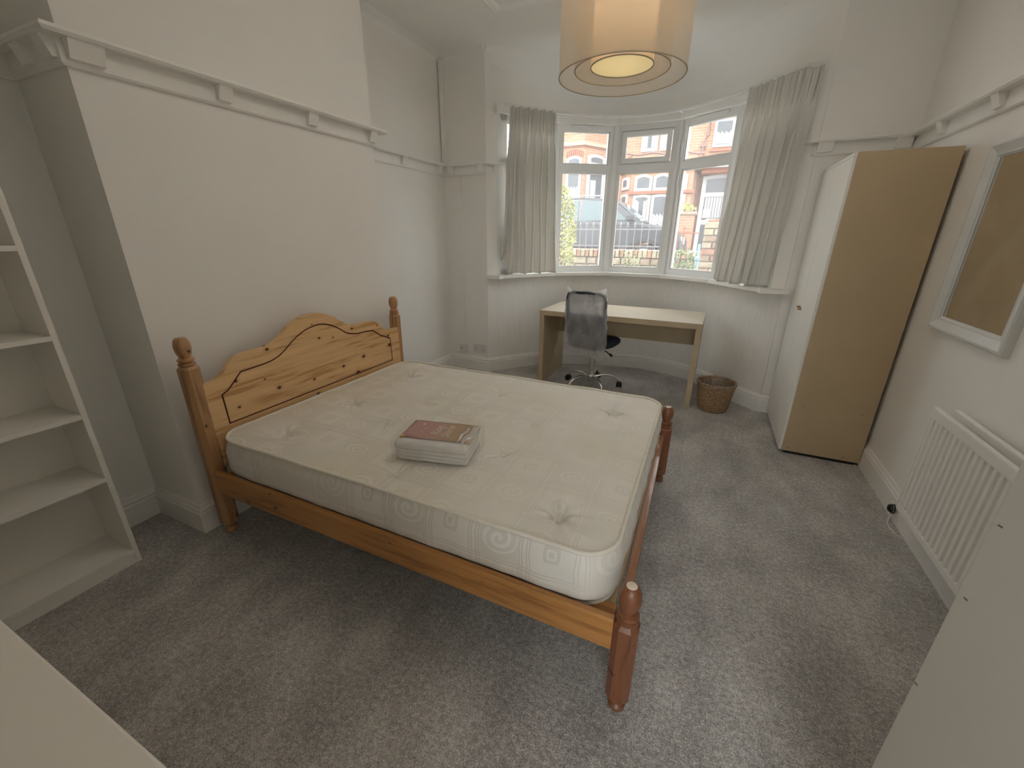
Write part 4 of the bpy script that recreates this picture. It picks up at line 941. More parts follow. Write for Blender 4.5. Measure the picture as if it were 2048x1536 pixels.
# ------------------------------------------------------------------ packed duvet on the mattress
pk = thing('packed_duvet', 'clear pack of folded white duvet with pink and tan card on mattress', 'duvet pack', (-1.055, 1.150, .5425), math.atan2(.23, .973))
LX, LY = .315, .200
def pillow(x0, x1, y0, y1, z0, z1, mat, nm, r_=.02, n=22, seed=0):
    """a soft slab: superellipse edges with small dents"""
    vs_ = []; cxx, cyy, czz = (x0+x1)/2, (y0+y1)/2, (z0+z1)/2; hx, hy, hz = (x1-x0)/2, (y1-y0)/2, (z1-z0)/2
    bm = bmesh.new(); bmesh.ops.create_cube(bm, size=2); bmesh.ops.subdivide_edges(bm, edges=bm.edges[:], cuts=n, use_grid_fill=True)
    for v_ in bm.verts:
        p = v_.co.copy(); ip = Vector((p.x*(hx-r_), p.y*(hy-r_), p.z*max(hz-r_, 0)))
        lim = Vector((max(-(hx-r_), min(hx-r_, p.x*hx)), max(-(hy-r_), min(hy-r_, p.y*hy)), max(-(hz-min(r_, hz)), min(hz-min(r_, hz), p.z*hz))))
        full_ = Vector((p.x*hx, p.y*hy, p.z*hz)); d = full_-lim; d = d.normalized()*min(r_, hz) if d.length > 1e-6 else d
        q = lim+d; nn_ = .004*noise.noise(q*22+Vector((seed, 0, 0))); q += (q.normalized())*nn_
        v_.co = q+Vector((cxx, cyy, czz))
    mb = MB(); bm.verts.index_update(); mb.add([v_.co for v_ in bm.verts], [[v_.index for v_ in f.verts] for f in bm.faces]); bm.free()
    o = mb.build(nm, mat, pk, smooth=True, angle=80); ROOTM[o.name] = ROOTM[pk.name]; return o
pillow(.006, LX-.008, .006, LY, .001, .022, M['duvet'], 'folded_layer', .010, seed=1)
pillow(.002, LX-.014, .003, LY, .020, .038, M['duvet'], 'folded_layer', .009, seed=2)
pillow(.005, LX-.009, .005, LY, .036, .053, M['duvet'], 'folded_layer', .008, seed=5)
pillow(-.002, LX-.004, -.002, LY, .050, .0915, M['duvet'], 'folded_layer', .021, seed=3)
# card on top, its surface gently arched
nn_ = 24; vs_ = []; uv_ = []
for j in range(9):
    for i in range(nn_+1):
        u, v = i/nn_, j/8; x_ = .012+u*(LX-.012); y_ = .030+v*(LY-.034)
        z = .0965-.006*max(0, (u-.86)/.14)**2-.003*max(0, (.08-u)/.08)**2-.002*v+.0008*math.sin(u*12); vs_.append((x_, y_, z)); uv_.append((u, v))
fs_ = [(j*(nn_+1)+i, j*(nn_+1)+i+1, (j+1)*(nn_+1)+i+1, (j+1)*(nn_+1)+i) for j in range(8) for i in range(nn_)]
me = bpy.data.meshes.new('card'); me.from_pydata(vs_, [], fs_); me.materials.append(M['card']); ul = me.uv_layers.new(name='UVMap')
for li, lp in enumerate(me.loops): ul.data[li].uv = uv_[lp.vertex_index]
me.polygons.foreach_set('use_smooth', [True]*len(me.polygons))
cd = bpy.data.objects.new('card', me); COL.objects.link(cd); cd.parent = pk; ROOTM[cd.name] = ROOTM[pk.name]
md = cd.modifiers.new('thick', 'SOLIDIFY'); md.thickness = .0008
def text(s_, size, loc, rz, parent, mat, nm='lettering', ext=.0003, shear=0, align='CENTER', rx=0):
    c = bpy.data.curves.new(nm, 'FONT'); c.body = s_; c.size = size; c.extrude = ext; c.align_x = align; c.align_y = 'CENTER'; c.shear = shear; c.offset = size*.012
    c.space_line = .72; c.materials.append(mat); tmp = bpy.data.objects.new('tmp', c); COL.objects.link(tmp); dg = bpy.context.evaluated_depsgraph_get(); dg.update()
    me = bpy.data.meshes.new_from_object(tmp.evaluated_get(dg)); bpy.data.objects.remove(tmp); me.name = nm
    o = bpy.data.objects.new(nm, me); COL.objects.link(o); o.parent = parent; o.location = loc; o.rotation_euler = (rx, 0, rz); return o
text('Rise', .050, (.150, .108, .0976), PI/2, cd, M['print'], shear=.2)
text('&', .022, (.176, .135, .0976), PI/2, cd, M['print'], shear=.2)
text('Shine', .050, (.198, .108, .0976), PI/2, cd, M['print'], shear=.2)
for k, (xx, yy, ww) in enumerate(((.092, .130, .010), (.092, .114, .008), (.088, .086, .010))):
    o = MB().box(xx-ww/2, xx+ww/2, yy-.002, yy+.002, .0965, .0974).build('small_print', M['print'], cd)
o = MB().lathe([(.008, 0), (.008, .0012)], (.072, .156, .0965), 16).build('round_logo', M['print'], cd)
o = MB().box(-.009, .009, -.007, .007, 0, .0012).build('price_sticker', M['yellow'], pk); o.location = (.022, .036, .0968); o.rotation_euler = (0, 0, .1)
# clear wrapper round it all, bunched at the right end
vs_ = []; nr, nc = 14, 44
for i in range(nr+1):
    u = i/nr; x_ = -.010+u*(LX+.024)
    for k in range(nc):
        a = 2*PI*k/nc; c_, s__ = math.cos(a), math.sin(a); sx = math.copysign(abs(c_)**.35, c_); sz = math.copysign(abs(s__)**.35, s__)
        sh = 1 if u < .97 else .93
        nz = noise.noise(Vector((x_*30, sx*2, sz*2)))*.0035*(1+3*max(0, u-.85)/.15)
        vs_.append((x_, LY/2+.001+sx*(LY/2+.008)*sh+nz, .0505+sz*(.0495)*sh+nz*.5))
fs_ = [(i*nc+k, (i+1)*nc+k, (i+1)*nc+(k+1) % nc, i*nc+(k+1) % nc) for i in range(nr) for k in range(nc)]+[tuple(range(nc)), tuple(nr*nc+k for k in range(nc-1, -1, -1))]
M['glare'] = sheer('white plastic glare', (.93, .95, .97, 1), .62, .45, 0, .3)
for k, (xa, ya, xb, yb_, wd) in enumerate(((.262, .02, .272, .15, .006), (.285, .01, .300, .17, .012), (.300, .05, .312, .19, .010))):  # white ribbons stand in for glare on the wrapper's right end
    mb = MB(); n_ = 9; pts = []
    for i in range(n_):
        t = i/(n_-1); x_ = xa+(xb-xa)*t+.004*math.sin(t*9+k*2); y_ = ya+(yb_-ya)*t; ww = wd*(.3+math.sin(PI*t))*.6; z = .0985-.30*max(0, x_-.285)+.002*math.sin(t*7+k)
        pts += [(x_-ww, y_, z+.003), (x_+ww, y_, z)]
    mb.add(pts, [(2*i, 2*i+1, 2*i+3, 2*i+2) for i in range(n_-1)]); mb.build('wrapper_glare', M['glare'], pk, smooth=True)
wr = MB().add(vs_, fs_).build('clear_wrapper', M['wrap'], pk, smooth=True); wr.location.z = 0.0

# ================================================================== DESK
DX0, DX1, DY0, DY1 = -1.405, .040, 3.705, 4.345
dk = thing('desk', 'pale birch slab desk standing under the bay window', 'desk', (-.68, 4.02, 0), math.radians(-1.2))
def dloc(mb, nm, mat, parent=None, **k):
    mb.v = [(p[0]+.68, p[1]-4.02, p[2]) for p in mb.v]; o = mb.build(nm, mat, parent or dk, **k); return o
tp = dloc(MB().box(DX0, DX1, DY0, DY1, .692, .738, .001), 'tabletop', M['desktop'])
dloc(MB().box(DX0-.0005, DX1+.0005, DY0-.0015, DY0, .692, .737), 'edge_band', M['birch'], tp)
dloc(MB().box(DX0, DX0+.045, DY0+.002, DY1-.02, 0, .692, .001), 'side_panel', M['birch'])
dloc(MB().box(DX1-.045, DX1, DY0+.002, DY1-.02, 0, .692, .001), 'side_panel', M['birch'])
dloc(MB().box(DX0+.045, DX1-.045, 4.16, 4.178, .45, .692), 'back_panel', M['birch'])

# ================================================================== OFFICE CHAIR
ch = thing('office_chair', 'black swivel office chair in a milky plastic bag at the desk', 'chair', (-.890, 3.840, 0), math.radians(-9))
RC = Matrix.Rotation(math.radians(9), 3, 'Z')
def cb(mb, nm, mat, parent=None, **k): o = mb.build(nm, mat, parent or ch, **k); return o
hub = cb(MB().lathe([(.030, .055), (.036, .075), (.040, .10), (.034, .122), (.027, .13)], n=20), 'hub', M['chrome'], smooth=True)
for k in range(5):
    a = math.radians(-126+72*k+9); c_, s__ = math.cos(a), math.sin(a)
    pts = [(c_*r_, s__*r_, z) for r_, z in ((.025, .105), (.09, .122), (.16, .125), (.215, .112), (.250, .088), (.268, .062))]
    arm = cb(MB().tube(pts, [.016, .015, .0135, .0125, .012, .011], 12), 'base_arm', M['chrome'], smooth=True, angle=60)
    px, py = c_*.275, s__*.275; b2 = a+.9+k
    cs = MB()
    for sg in (-1, 1):
        ox, oy = math.cos(b2)*sg*.016, math.sin(b2)*sg*.016
        q0 = Vector((px+ox-math.cos(b2)*.010, py+oy-math.sin(b2)*.010, .027)); q1 = Vector((px+ox+math.cos(b2)*.010, py+oy+math.sin(b2)*.010, .027)); cs.tube([q0, q1], .027, 18)
    cs.lathe([(.024, .018), (.030, .030), (.028, .044), (.020, .056), (.010, .060)], (px, py, 0), 14)
    cb(cs, 'caster', M['black'], arm, smooth=True, angle=50)
cb(MB().lathe([(.027, .125), (.027, .300), (.029, .302), (.029, .312), (.024, .314)], n=20), 'gas_sleeve', M['chrome'], smooth=True)
cb(MB().lathe([(.015, .31), (.015, .42)], n=16), 'gas_rod', M['chrome'], smooth=True)
cb(MB().box(-.07, .07, -.10, .10, .405, .430, .006), 'tilt_plate', M['black'])
lv = MB().tube([(.05, -.02, .405), (.14, -.03, .385), (.185, -.035, .365)], .006, 8); lv.tube([(.178, -.034, .368), (.205, -.038, .352)], .012, 10)
cb(lv, 'height_lever', M['black'], smooth=True)
# seat cushion: rounded slab, front edge rolled down
vs_ = []; ns, mr = 40, 9
for j in range(mr):
    t = j/(mr-1)*PI; k = math.sin(t)**.55; z = .465-math.cos(t)*.035
    for i in range(ns):
        a = 2*PI*i/ns; c_, s__ = math.cos(a), math.sin(a)
        x_ = math.copysign(abs(c_)**.6, c_)*.225*(k*.35+.65 if k > .05 else .3); y_ = .02+math.copysign(abs(s__)**.6, s__)*.215*(k*.35+.65 if k > .05 else .3)
        vs_.append((x_, y_, z-.02*max(0, (y_-.12)/.1)**2*.6))
fs_ = [(j*ns+i, j*ns+(i+1) % ns, (j+1)*ns+(i+1) % ns, (j+1)*ns+i) for j in range(mr-1) for i in range(ns)]+[tuple(range(ns)), tuple((mr-1)*ns+i for i in range(ns-1, -1, -1))]
cb(MB().add(vs_, fs_), 'seat', M['seatcloth'], smooth=True, angle=80)
# backrest: frame, mesh upper, padded lower; leans back a little
def bk(x_, h, o_=0): return (x_, -.215-.10*max(0, h-.5)-.03*(1-(x_/.2)**2)*0-.0+o_, h)
fr_ = []
for x_, h in [(-.150, .47), (-.170, .60), (-.178, .75), (-.178, .88), (-.165, .925), (-.13, .94), (0, .945), (.13, .94), (.165, .925), (.178, .88), (.178, .75), (.170, .60), (.150, .47), (.12, .45), (0, .445), (-.12, .45)]: fr_.append(bk(x_, h))
bf = cb(MB().tube(fr_, .017, 8, closed=True), 'back_frame', M['black'], smooth=True)
def panel(x0, x1, h0, h1, o0, o1): return MB().add([bk(x0, h0, o0), bk(x1, h0, o0), bk(x1, h1, o0), bk(x0, h1, o0), bk(x0, h0, o1), bk(x1, h0, o1), bk(x1, h1, o1), bk(x0, h1, o1)], [(0, 1, 2, 3), (7, 6, 5, 4), (0, 4, 5, 1), (1, 5, 6, 2), (2, 6, 7, 3), (3, 7, 4, 0)])
M['meshsee'] = sheer('grey chair mesh', (.12, .12, .13, 1), .42, 0, 0, .3)
cb(panel(-.165, .165, .74, .93, -.002, .002), 'mesh_panel', M['meshsee'])
cb(panel(-.165, .165, .46, .745, -.018, .012), 'lumbar_pad', M['blackmesh'])
cb(MB().tube([(0, -.06, .42), (0, -.17, .42), (0, -.225, .46), bk(0, .60, -.03)], .018, 8), 'back_bracket', M['black'], smooth=True)
# plastic bag pulled over the back
vs_ = []; nc, nr = 64, 34
for j in range(nr+1):
    t = j/nr; h = .385+t*.592
    for k in range(nc):
        a = 2*PI*k/nc; c_, s__ = math.cos(a), math.sin(a); X = math.copysign(abs(c_)**.55, c_); Y = math.copysign(abs(s__)**.8, s__)
        wd = .205+.012*math.sin(t*5)-.018*(1-t)+.03*max(0, t-.85)/.15*abs(X)**3*0; dp_ = .052*(1-max(0, t-.80)/.20*.92)
        top = (.022*abs(X)**4-.030*(1-abs(X))+.010*X)*max(0, (t-.75)/.25)
        x_ = X*wd; b0 = bk(x_, h); nz = noise.noise(Vector((x_*16, h*10, s__*1.5+4)))*.014+noise.noise(Vector((x_*45, h*30, s__*2)))*.005
        vs_.append((x_+nz*.8, b0[1]+Y*dp_+nz, h+top+nz*.5-.02*(1-t)*X))
fs_ = [(j*nc+k, j*nc+(k+1) % nc, (j+1)*nc+(k+1) % nc, (j+1)*nc+k) for j in range(nr) for k in range(nc)]
o = cb(MB().add(vs_, fs_), 'plastic_bag', M['bag'], smooth=True, angle=180); tag(o, 'milky see-through plastic bag over the backrest')

# ================================================================== WASTE BASKET
wb = thing('wicker_basket', 'small round wicker waste basket with clear liner beside the desk', 'basket', (.215, 3.735, 0), 0)
def rb(t): return .113+(.152-.113)*t**.8
vs_ = []; nc, nr = 96, 46; HB_ = .245
for j in range(nr+1):
    t = j/nr
    for k in range(nc):
        a = 2*PI*k/nc; w_ = .0022*math.sin(nc/2*a/2+PI*(j % 2))+.0012*math.sin(k*2.1+j)
        r_ = rb(t)+w_+(.003 if abs(t-.90) < .02 else 0); vs_.append((r_*math.cos(a), r_*math.sin(a), .004+t*HB_))
for j in range(nr, -1, -4):
    t = j/nr
    for k in range(nc):
        a = 2*PI*k/nc; vs_.append(((rb(t)-.008)*math.cos(a), (rb(t)-.008)*math.sin(a), .010+t*(HB_-.006)))
rows = nr+1+len(range(nr, -1, -4))
fs_ = [(j*nc+k, j*nc+(k+1) % nc, (j+1)*nc+(k+1) % nc, (j+1)*nc+k) for j in range(rows-1) for k in range(nc)]+[tuple(range(nc-1, -1, -1)), tuple((rows-1)*nc+k for k in range(nc))]
MB().add(vs_, fs_).build('woven_body', M['wicker'], wb, smooth=True, angle=50)
rm = MB()
for ph in (0, PI):
    rm.tube([((.150+.0045*math.cos(14*2*PI*k/120+ph))*math.cos(2*PI*k/120), (.150+.0045*math.cos(14*2*PI*k/120+ph))*math.sin(2*PI*k/120), .250+.0045*math.sin(14*2*PI*k/120+ph)) for k in range(120)], .0055, 7, closed=True)
rm.build('braided_rim', M['wicker'], wb, smooth=True)
vs_ = []; nc = 48
for j, (r_, z) in enumerate(((.158, .235), (.156, .262), (.146, .258), (.135, .20), (.120, .12), (.09, .05))):
    for k in range(nc):
        a = 2*PI*k/nc; nz = noise.noise(Vector((math.cos(a)*4, math.sin(a)*4, j)))*.012; vs_.append(((r_+nz)*math.cos(a), (r_+nz)*math.sin(a), z+nz*.6))
MB().add(vs_, [(j*nc+k, j*nc+(k+1) % nc, (j+1)*nc+(k+1) % nc, (j+1)*nc+k) for j in range(5) for k in range(nc)]).build('bin_liner', M['liner'], wb, smooth=True)

# ================================================================== WARDROBE
wd_ = thing('wardrobe', 'tall two door wardrobe with white doors and tan side panel', 'wardrobe', (.87, 3.48, 0))
WX0, WX1, WY0, WY1, WZ = .637, 1.092, 3.095, 3.862, 1.858
sp_ = wbuild(MB().box(WX0+.017, WX1, WY0, WY0+.016, .022, WZ), 'side_panel', M['mdf'], wd_); tag(sp_, 'plain tan side panel')
wbuild(MB().box(WX0+.0165, WX0+.017, WY0, WY0+.016, .022, WZ), 'edge_strip', M['shelfwhite'], sp_)
for (x_, z) in ((.655+.06, .36), (1.03, .36), (.72, 1.40), (1.0, 1.40), (.69, .045), (1.0, .045)):
    wbuild(MB().tube([(x_, WY0+.001, z), (x_, WY0-.0012, z)], .0035, 10), 'screw_cap', M['stem'] if z < 1 else M['birch'], sp_)
wbuild(MB().box(WX0+.017, WX1, WY1-.016, WY1, .022, WZ), 'side_panel', M['mdf'], wd_)
wbuild(MB().box(WX0+.003, WX1, WY0+.016, WY1-.016, WZ-.018, WZ), 'top_panel', M['shelfwhite'], wd_)
wbuild(MB().box(WX0+.025, WX1, WY0+.016, WY1-.016, .04, .058), 'bottom_panel', M['shelfwhite'], wd_)
wbuild(MB().box(WX1-.006, WX1, WY0+.016, WY1-.016, .06, WZ-.018), 'back_panel', M['mdf'], wd_)
wbuild(MB().box(WX0+.04, WX1-.02, WY0+.012, WY1-.012, 0, .04), 'plinth', M['black'], wd_)
ym = 3.480
for y0, y1, hy, hz in ((WY0+.001, ym-.003, ym-.020, .945), (ym+.003, WY1-.001, ym+.020, .955)):
    d_ = wbuild(MB().box(WX0, WX0+.016, y0, y1, .024, WZ-.022, .0015), 'door', M['shelfwhite'], wd_)
    wbuild(MB().box(WX0-.022, WX0, hy-.012, hy+.012, hz-.006, hz+.006, .003), 'door_pull', M['oak'], d_)

# ================================================================== MIRROR
mi = thing('wall_mirror', 'rectangular mirror in sloping silver white frame on right wall', 'mirror', (XR, 2.51, 1.40))
y0, y1, z0, z1 = 2.195, 2.828, .985, 1.822
pr_ = [(0, 0), (0, .026), (.006, .033), (.016, .034), (.050, .018), (.053, .021), (.058, .020), (.061, .015), (.066, .012), (.066, .004), (.066, 0)]
vs_ = []
for (cy_, cz_, sy_, sz_) in ((y0, z0, 1, 1), (y1, z0, -1, 1), (y1, z1, -1, -1), (y0, z1, 1, -1)):
    for d, h in pr_: vs_.append((XR-h, cy_+sy_*d*1.02, cz_+sz_*d))
n = len(pr_)
wbuild(MB().add(vs_, [(i*n+j, ((i+1) % 4)*n+j, ((i+1) % 4)*n+(j+1) % n, i*n+(j+1) % n) for i in range(4) for j in range(n)]), 'frame', M['silverframe'], mi)
wbuild(MB().box(XR-.009, XR-.003, y0+.064, y1-.064, z0+.062, z1-.062), 'mirror_glass', M['mirror'], mi)

# ================================================================== RADIATOR
rd = thing('radiator', 'white double panel radiator with vertical ribs on the right wall', 'radiator', (1.04, 2.0, .19))
RY0, RY1, RZ0, RZ1 = 1.690, 2.292, .190, .722
def corr(xc, nm, sgn):
    n_r = 15; pit = (RY1-RY0-.02)/n_r; plan = []
    for k in range(n_r):
        y_ = RY0+.01+k*pit
        plan += [(xc, y_), (xc, y_+pit*.22), (xc-.010*sgn, y_+pit*.36), (xc-.010*sgn, y_+pit*.86), (xc, y_+pit)]
    back_ = [(xc+.006*sgn, y_) for _, y_ in reversed(plan)]
    o = wbuild(MB().prism(plan+back_, RZ0+.032, RZ1-.045), nm, M['trim'], rd)
    wbuild(MB().box(min(xc-.011*sgn, xc+.008*sgn), max(xc-.011*sgn, xc+.008*sgn), RY0, RY1, RZ1-.050, RZ1, .006), 'top_band', M['trim'], o)
    wbuild(MB().box(min(xc-.011*sgn, xc+.008*sgn), max(xc-.011*sgn, xc+.008*sgn), RY0, RY1, RZ0, RZ0+.036, .006), 'bottom_band', M['trim'], o)
    wbuild(MB().box(min(xc-.011*sgn, xc+.008*sgn), max(xc-.011*sgn, xc+.008*sgn), RY1-.012, RY1, RZ0+.03, RZ1-.04, .003), 'end_edge', M['trim'], o)
corr(1.008, 'front_panel', 1); corr(1.072, 'rear_panel', -1)
mb = MB(); k = RY0+.03
while k < RY1-.03: mb.box(1.018, 1.062, k, k+.0015, RZ0+.04, RZ1-.06); k += .012
o = wbuild(mb, 'convector_fins', M['trim'], rd); o['kind'] = 'stuff'
for y_ in (1.80, 2.18): wbuild(MB().box(1.075, XR, y_-.015, y_+.015, .25, .66), 'wall_bracket', M['trim'], rd)
vl = MB().tube([(1.04, RY0-.03, .0), (1.04, RY0-.03, .205), (1.04, RY0, .215)], .0075, 8)
wbuild(vl, 'supply_pipe', M['chrome'], rd, smooth=True)
wbuild(MB().lathe([(.016, .0), (.018, .02), (.017, .06), (.012, .07)], (1.04, RY0-.03, .20), 16), 'valve', M['trim'], rd, smooth=True)
# small coil by the skirting
co = thing('cable_coil', 'small black cable coil with white lead at skirting beside radiator', 'cable', (1.075, 2.50, .07))
mb = MB()
for k in range(3):
    c_ = 1.082-k*.008; r_ = .024-k*.004
    mb.tube([(c_, 2.50+r_*math.cos(a*PI/12), .068+r_*math.sin(a*PI/12)) for a in range(24)], .0035, 6, closed=True)
wbuild(mb, 'coil', M['black'], co, smooth=True)
wbuild(MB().tube([(1.085, 2.51, .085), (1.080, 2.53, .10)], .010, 8), 'plug', M['socketwhite'], co, smooth=True)
wbuild(MB().tube([Vector(p) for p in [(1.078, 2.50, .05), (1.070, 2.48, .02), (1.060, 2.45, .005), (1.058, 2.41, .004), (1.070, 2.36, .004), (1.085, 2.32, .004)]], .003, 6), 'white_lead', M['socketwhite'], co, smooth=True)

# ================================================================== BOOKCASE
bc = thing('bookcase', 'tall white open bookcase with empty shelves in left alcove', 'bookcase', (-2.31, .25, 0))
BX0, BX1, BYa, BYb, BZ = -2.446, -2.170, -.150, .655, 2.020
wbuild(MB().box(BX0, BX1, BYb-.018, BYb, 0, BZ), 'side_panel', M['shelfwhite'], bc)
wbuild(MB().box(BX0, BX1, BYa, BYa+.018, 0, BZ), 'side_panel', M['shelfwhite'], bc)
wbuild(MB().box(-2.412, -2.406, BYa+.018, BYb-.018, .05, BZ-.018), 'back_panel', M['shelfwhite'], bc)
wbuild(MB().box(BX0, BX1, BYa+.018, BYb-.018, BZ-.018, BZ), 'top_panel', M['shelfwhite'], bc)
wbuild(MB().box(BX1-.020, BX1-.004, BYa+.018, BYb-.018, 0, .050), 'kickboard', M['shelfwhite'], bc)
for zt in (.070, .446, .736, 1.056, 1.374, 1.700):
    wbuild(MB().box(-2.406, BX1-.001, BYa+.018, BYb-.018, zt-.018, zt), 'shelf', M['shelfwhite'], bc)

# ================================================================== CHEST IN THE NEAR LEFT CORNER
cs_ = thing('chest_of_drawers', 'off white chest top at the bottom left corner beside bookcase', 'chest', (-1.0, -.15, 0))
wbuild(MB().box(-1.50, -.462, -.43, .118, .728, .750, .004), 'top_panel', M['cheststop'], cs_)
wbuild(MB().box(-1.48, -.482, -.42, .080, .04, .728), 'carcass', M['cheststop'], cs_)
wbuild(MB().box(-1.46, -.50, -.40, .060, 0, .04), 'plinth', M['cheststop'], cs_)
for k in range(3):
    d_ = wbuild(MB().box(-1.475, -.487, .080, .098, .055+k*.222, .265+k*.222, .003), 'drawer', M['cheststop'], cs_)
    for x_ in (-1.25, -.71): wbuild(MB().lathe([(.006, 0), (.006, .012), (.014, .018), (.014, .024), (.004, .028)], (0, 0, 0), 14), 'knob', M['oak'], d_, smooth=True)
for k, o in enumerate([q for q in bpy.data.objects if q.name.startswith('knob')]):
    me = o.data; dd = k//2; xx = (-1.25, -.71)[k % 2]; inv = ROOTM[cs_.name].inverted()
    for v_ in me.vertices:
        p = ROOTM[cs_.name]@v_.co; v_.co = inv@Vector((xx+p.x, .098+p.z, .16+dd*.222-p.y))

# ================================================================== CURTAINS
def curtain(name, label, top, bot, zt, zb, folds, seed, lean=0, amp=.030):
    t_ = thing(name, label, 'curtain', (sum(p[0] for p in bot)/len(bot), sum(p[1] for p in bot)/len(bot), zb), group='linen curtains')
    NU, NV_ = 300, 70; T = resample(catmull(top, 6), NU+1); B = resample(catmull(bot, 6), NU+1); vs_ = []; HD = .11
    for j in range(NV_+1):
        v = (j/NV_); z = zt+(zb-zt)*v
        for i in range(NU+1):
            u = i/NU; P = T[i].lerp(B[i], min(1, v*1.0)**1.1)
            a_ = T[max(0, i-3)].lerp(B[max(0, i-3)], v); c_ = T[min(NU, i+3)].lerp(B[min(NU, i+3)], v); tg = (c_-a_).normalized(); nm = Vector((-tg.y, tg.x))
            # pinch pleat heading above, loose folds below
            hk = max(0, min(1, 1-(v-HD*.5)/(HD*.9))); lk = max(0, min(1, (v-HD*.6)/(.22)))
            ph_h = 2*PI*(folds*1.7*u+.25*noise.noise(Vector((u*8, seed, 0))))
            head = .013*math.sin(ph_h)+.007*math.sin(2.3*ph_h+1)
            pinch = math.exp(-((v-HD)/.025)**2)*.006*math.sin(ph_h)
            wrp = .55*noise.noise(Vector((u*3.2, v*1.1, seed)))+.28*noise.noise(Vector((u*7, v*2.0, seed+9)))
            ph = 2*PI*(folds*u+wrp); a1 = amp*(.55+.45*lk)*(.75+.6*noise.noise(Vector((u*4, v*1.5, seed+3))))
            s1 = math.sin(ph); body = a1*(math.copysign(abs(s1)**.8, s1)+.16*math.sin(2*ph+1.3)+.05*math.sin(5*ph+v*3))
            d = head*hk+pinch+body*lk; ts = .45*a1*math.sin(2*ph)*lk
            d += .0025*noise.noise(Vector((u*30, v*14, seed)))+(.004*noise.noise(Vector((u*18, v*22, seed)))*max(0, (v-.85)/.15))
            zz = z+(.008*math.sin(ph*.5+seed) if j == NV_ else 0)+(.006*math.sin(ph_h*.5) if j == 0 else 0)
            p = P+nm*d+tg*ts; vs_.append((p.x, p.y, zz))
    W_ = NU+1; mb = MB().add(vs_, [(j*W_+i, j*W_+i+1, (j+1)*W_+i+1, (j+1)*W_+i) for j in range(NV_) for i in range(NU)])
    o = wbuild(mb, 'drape', M['curtain'], t_, smooth=True, angle=180); md = o.modifiers.new('cloth', 'SOLIDIFY'); md.thickness = .003
    hm = MB(); hooks = 7
    for k in range(hooks):
        p = T[int((k+.5)*NU/hooks)]; hm.tube([(p.x, p.y, zt-.05), (p.x+.0, p.y+.006, zt+.012)], .0022, 5)
    wbuild(hm, 'curtain_hooks', M['upvc'], t_); return t_
curtain('curtain', 'cream linen curtain at the left end of the bay window', [(-1.800, 3.860), (-1.655, 3.985), (-1.490, 4.190)], [(-1.945, 3.955), (-1.74, 4.09), (-1.505, 4.375)], 2.490, 1.040, 7, 2.0, amp=.040)
curtain('curtain', 'long cream linen curtain slanting at the right end of the bay', [(.086, 4.190), (.270, 3.990), (.433, 3.860), (.510, 3.850)], [(.055, 4.400), (.20, 4.150), (.33, 3.98), (.455, 3.885)], 2.490, 1.040, 7.5, 5.0, amp=.046)

# ================================================================== CEILING LAMP
LX_, LY_ = -.400, 1.832
lp = thing('ceiling_lamp', 'three tier cream fabric drum pendant lamp glowing warm, hanging from ceiling', 'lamp', (LX_, LY_, H))
def drum(nm, r_, z0, z1, mat):
    vs_ = []; n = 72
    for z in (z0, z1):
        for k in range(n): vs_.append((LX_+r_*math.cos(2*PI*k/n), LY_+r_*math.sin(2*PI*k/n), z))
    o = wbuild(MB().add(vs_, [(k, (k+1) % n, n+(k+1) % n, n+k) for k in range(n)]), nm, mat, lp, smooth=True)
    for z in (z0, z1): wbuild(MB().tube([(LX_+r_*math.cos(2*PI*k/60), LY_+r_*math.sin(2*PI*k/60), z) for k in range(60)], .0022, 6, closed=True), 'hoop', M['shadehoop'], o, smooth=True)
    return o
M['shadehoop'] = plain('taupe shade edging', (.42, .34, .25, 1), .7)
drum('outer_drum', .230, 1.976, 2.330, M['shade_outer'])
drum('middle_drum', .172, 1.998, 2.310, M['shade_mid'])
inn = drum('inner_drum', .113, 2.008, 2.300, M['shade_inner'])
wbuild(MB().lathe([(.0, 0), (.1138, .0)], (LX_, LY_, 2.010), 72), 'diffuser', M['diffuser'], lp)
sp2 = MB()
for k in range(3):
    a = 2*PI*k/3; sp2.tube([(LX_, LY_, 2.30), (LX_+.23*math.cos(a), LY_+.23*math.sin(a), 2.326)], .002, 5)
wbuild(sp2, 'spider', M['chrome'], lp)
wbuild(MB().tube([(LX_, LY_, 2.30), (LX_, LY_, H-.03)], .0035, 8), 'cord', M['socketwhite'], lp)
wbuild(MB().lathe([(.014, 0), (.016, .012), (.012, .03), (.006, .036)], (LX_, LY_, 2.272), 16), 'bulb_holder', M['socketwhite'], lp, smooth=True)
wbuild(MB().lathe([(.048, 0), (.050, -.004), (.044, -.022), (.012, -.032)], (LX_, LY_, H), 24), 'ceiling_rose', M['socketwhite'], lp, smooth=True)
m, nt, b = newmat('glowing bulb'); nt.nodes.remove(b); em = N(nt, 'ShaderNodeEmission'); em.inputs[0].default_value = (1, .8, .55, 1); em.inputs[1].default_value = 3
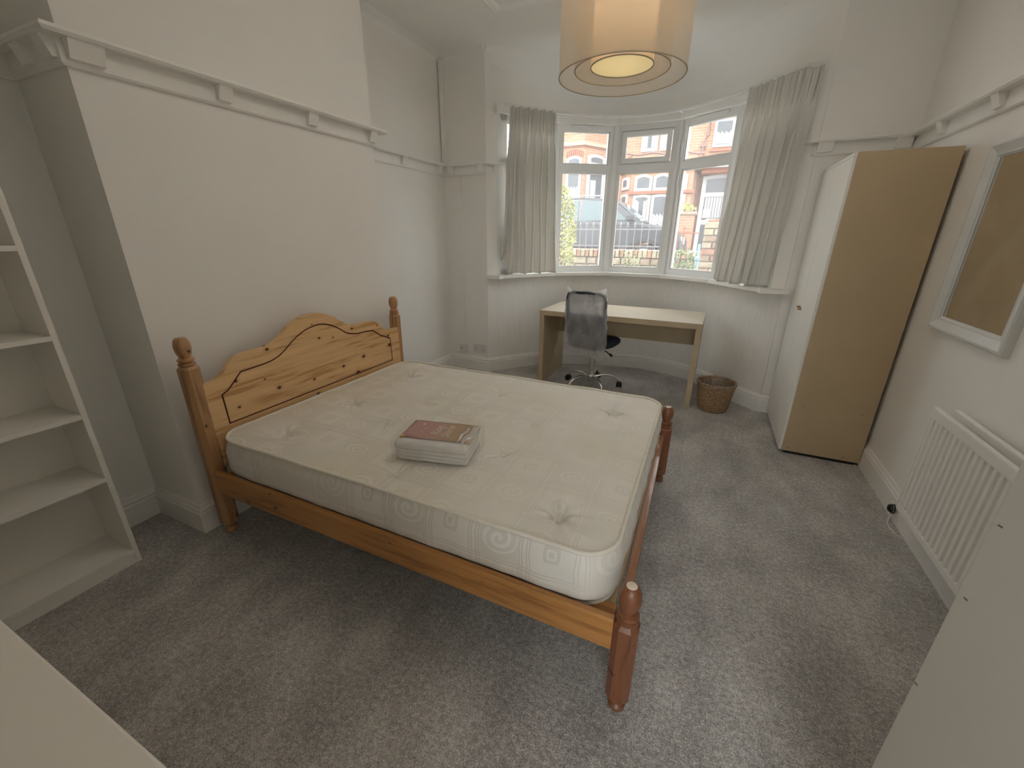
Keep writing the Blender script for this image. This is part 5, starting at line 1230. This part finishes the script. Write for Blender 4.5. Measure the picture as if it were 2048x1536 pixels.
tr_ = N(nt, 'ShaderNodeBsdfTransparent'); ad_ = N(nt, 'ShaderNodeAddShader'); nt.links.new(em.outputs[0], ad_.inputs[0]); nt.links.new(tr_.outputs[0], ad_.inputs[1]); nt.links.new(ad_.outputs[0], nt.nodes['Material Output'].inputs[0])
wbuild(MB().lathe([(0, -.094), (.010, -.092), (.023, -.082), (.029, -.062), (.026, -.045), (.014, -.02), (.012, 0)], (LX_, LY_, 2.275), 20), 'bulb', m, lp, smooth=True)
pl = bpy.data.lights.new('lamp_light', 'POINT'); pl.energy = LAMP_W; pl.color = (1, .955, .89); pl.shadow_soft_size = .08
lo_ = bpy.data.objects.new('lamp_light', pl); COL.objects.link(lo_); lo_.location = (0, 0, 2.225-H); lo_.parent = lp
inn.visible_shadow = True

# ================================================================== SOCKETS AND TRUNKING
dsk = thing('double_socket', 'white double wall socket above skirting left of the bay', 'socket', (-2.135, 3.82, .25))
fp_ = wbuild(MB().box(-2.212, -2.056, 3.806, 3.820, .208, .296, .004), 'faceplate', M['socketwhite'], dsk)
for cx2 in (-2.172, -2.096):
    wbuild(MB().box(cx2-.008, cx2+.008, 3.801, 3.806, .268, .286, .002), 'switch', M['socketwhite'], fp_)
    for dx, dz in ((0, .253), (-.011, .234), (.011, .234)):
        wbuild(MB().box(cx2+dx-.003, cx2+dx+.003, 3.8052, 3.8065, dz-.004, dz+.004), 'pin_hole', M['black'], fp_)
ss = thing('aerial_socket', 'small white square outlet under trunking by the left corner', 'socket', (-2.335, 3.82, .23))
fp_ = wbuild(MB().box(-2.380, -2.292, 3.792, 3.820, .185, .275, .004), 'faceplate', M['socketwhite'], ss)
wbuild(MB().tube([(-2.35, 3.792, .232), (-2.35, 3.788, .232)], .006, 10), 'outlet_hole', M['black'], fp_)
tk = thing('cable_trunking', 'thin white vertical cable trunking from picture rail down to outlet', 'trunking', (-2.315, 3.81, 1.0))
wbuild(MB().box(-2.322, -2.308, 3.808, 3.820, .270, ZT-.10, .002), 'channel', M['trim'], tk)
pb = thing('corner_pipe', 'white boxed pipe in upper left corner above the picture rail', 'pipe', (-2.47, 3.79, 2.5))
wbuild(MB().box(-2.492, -2.455, 3.778, 3.819, ZT, 2.90, .004), 'casing', M['trim'], pb)
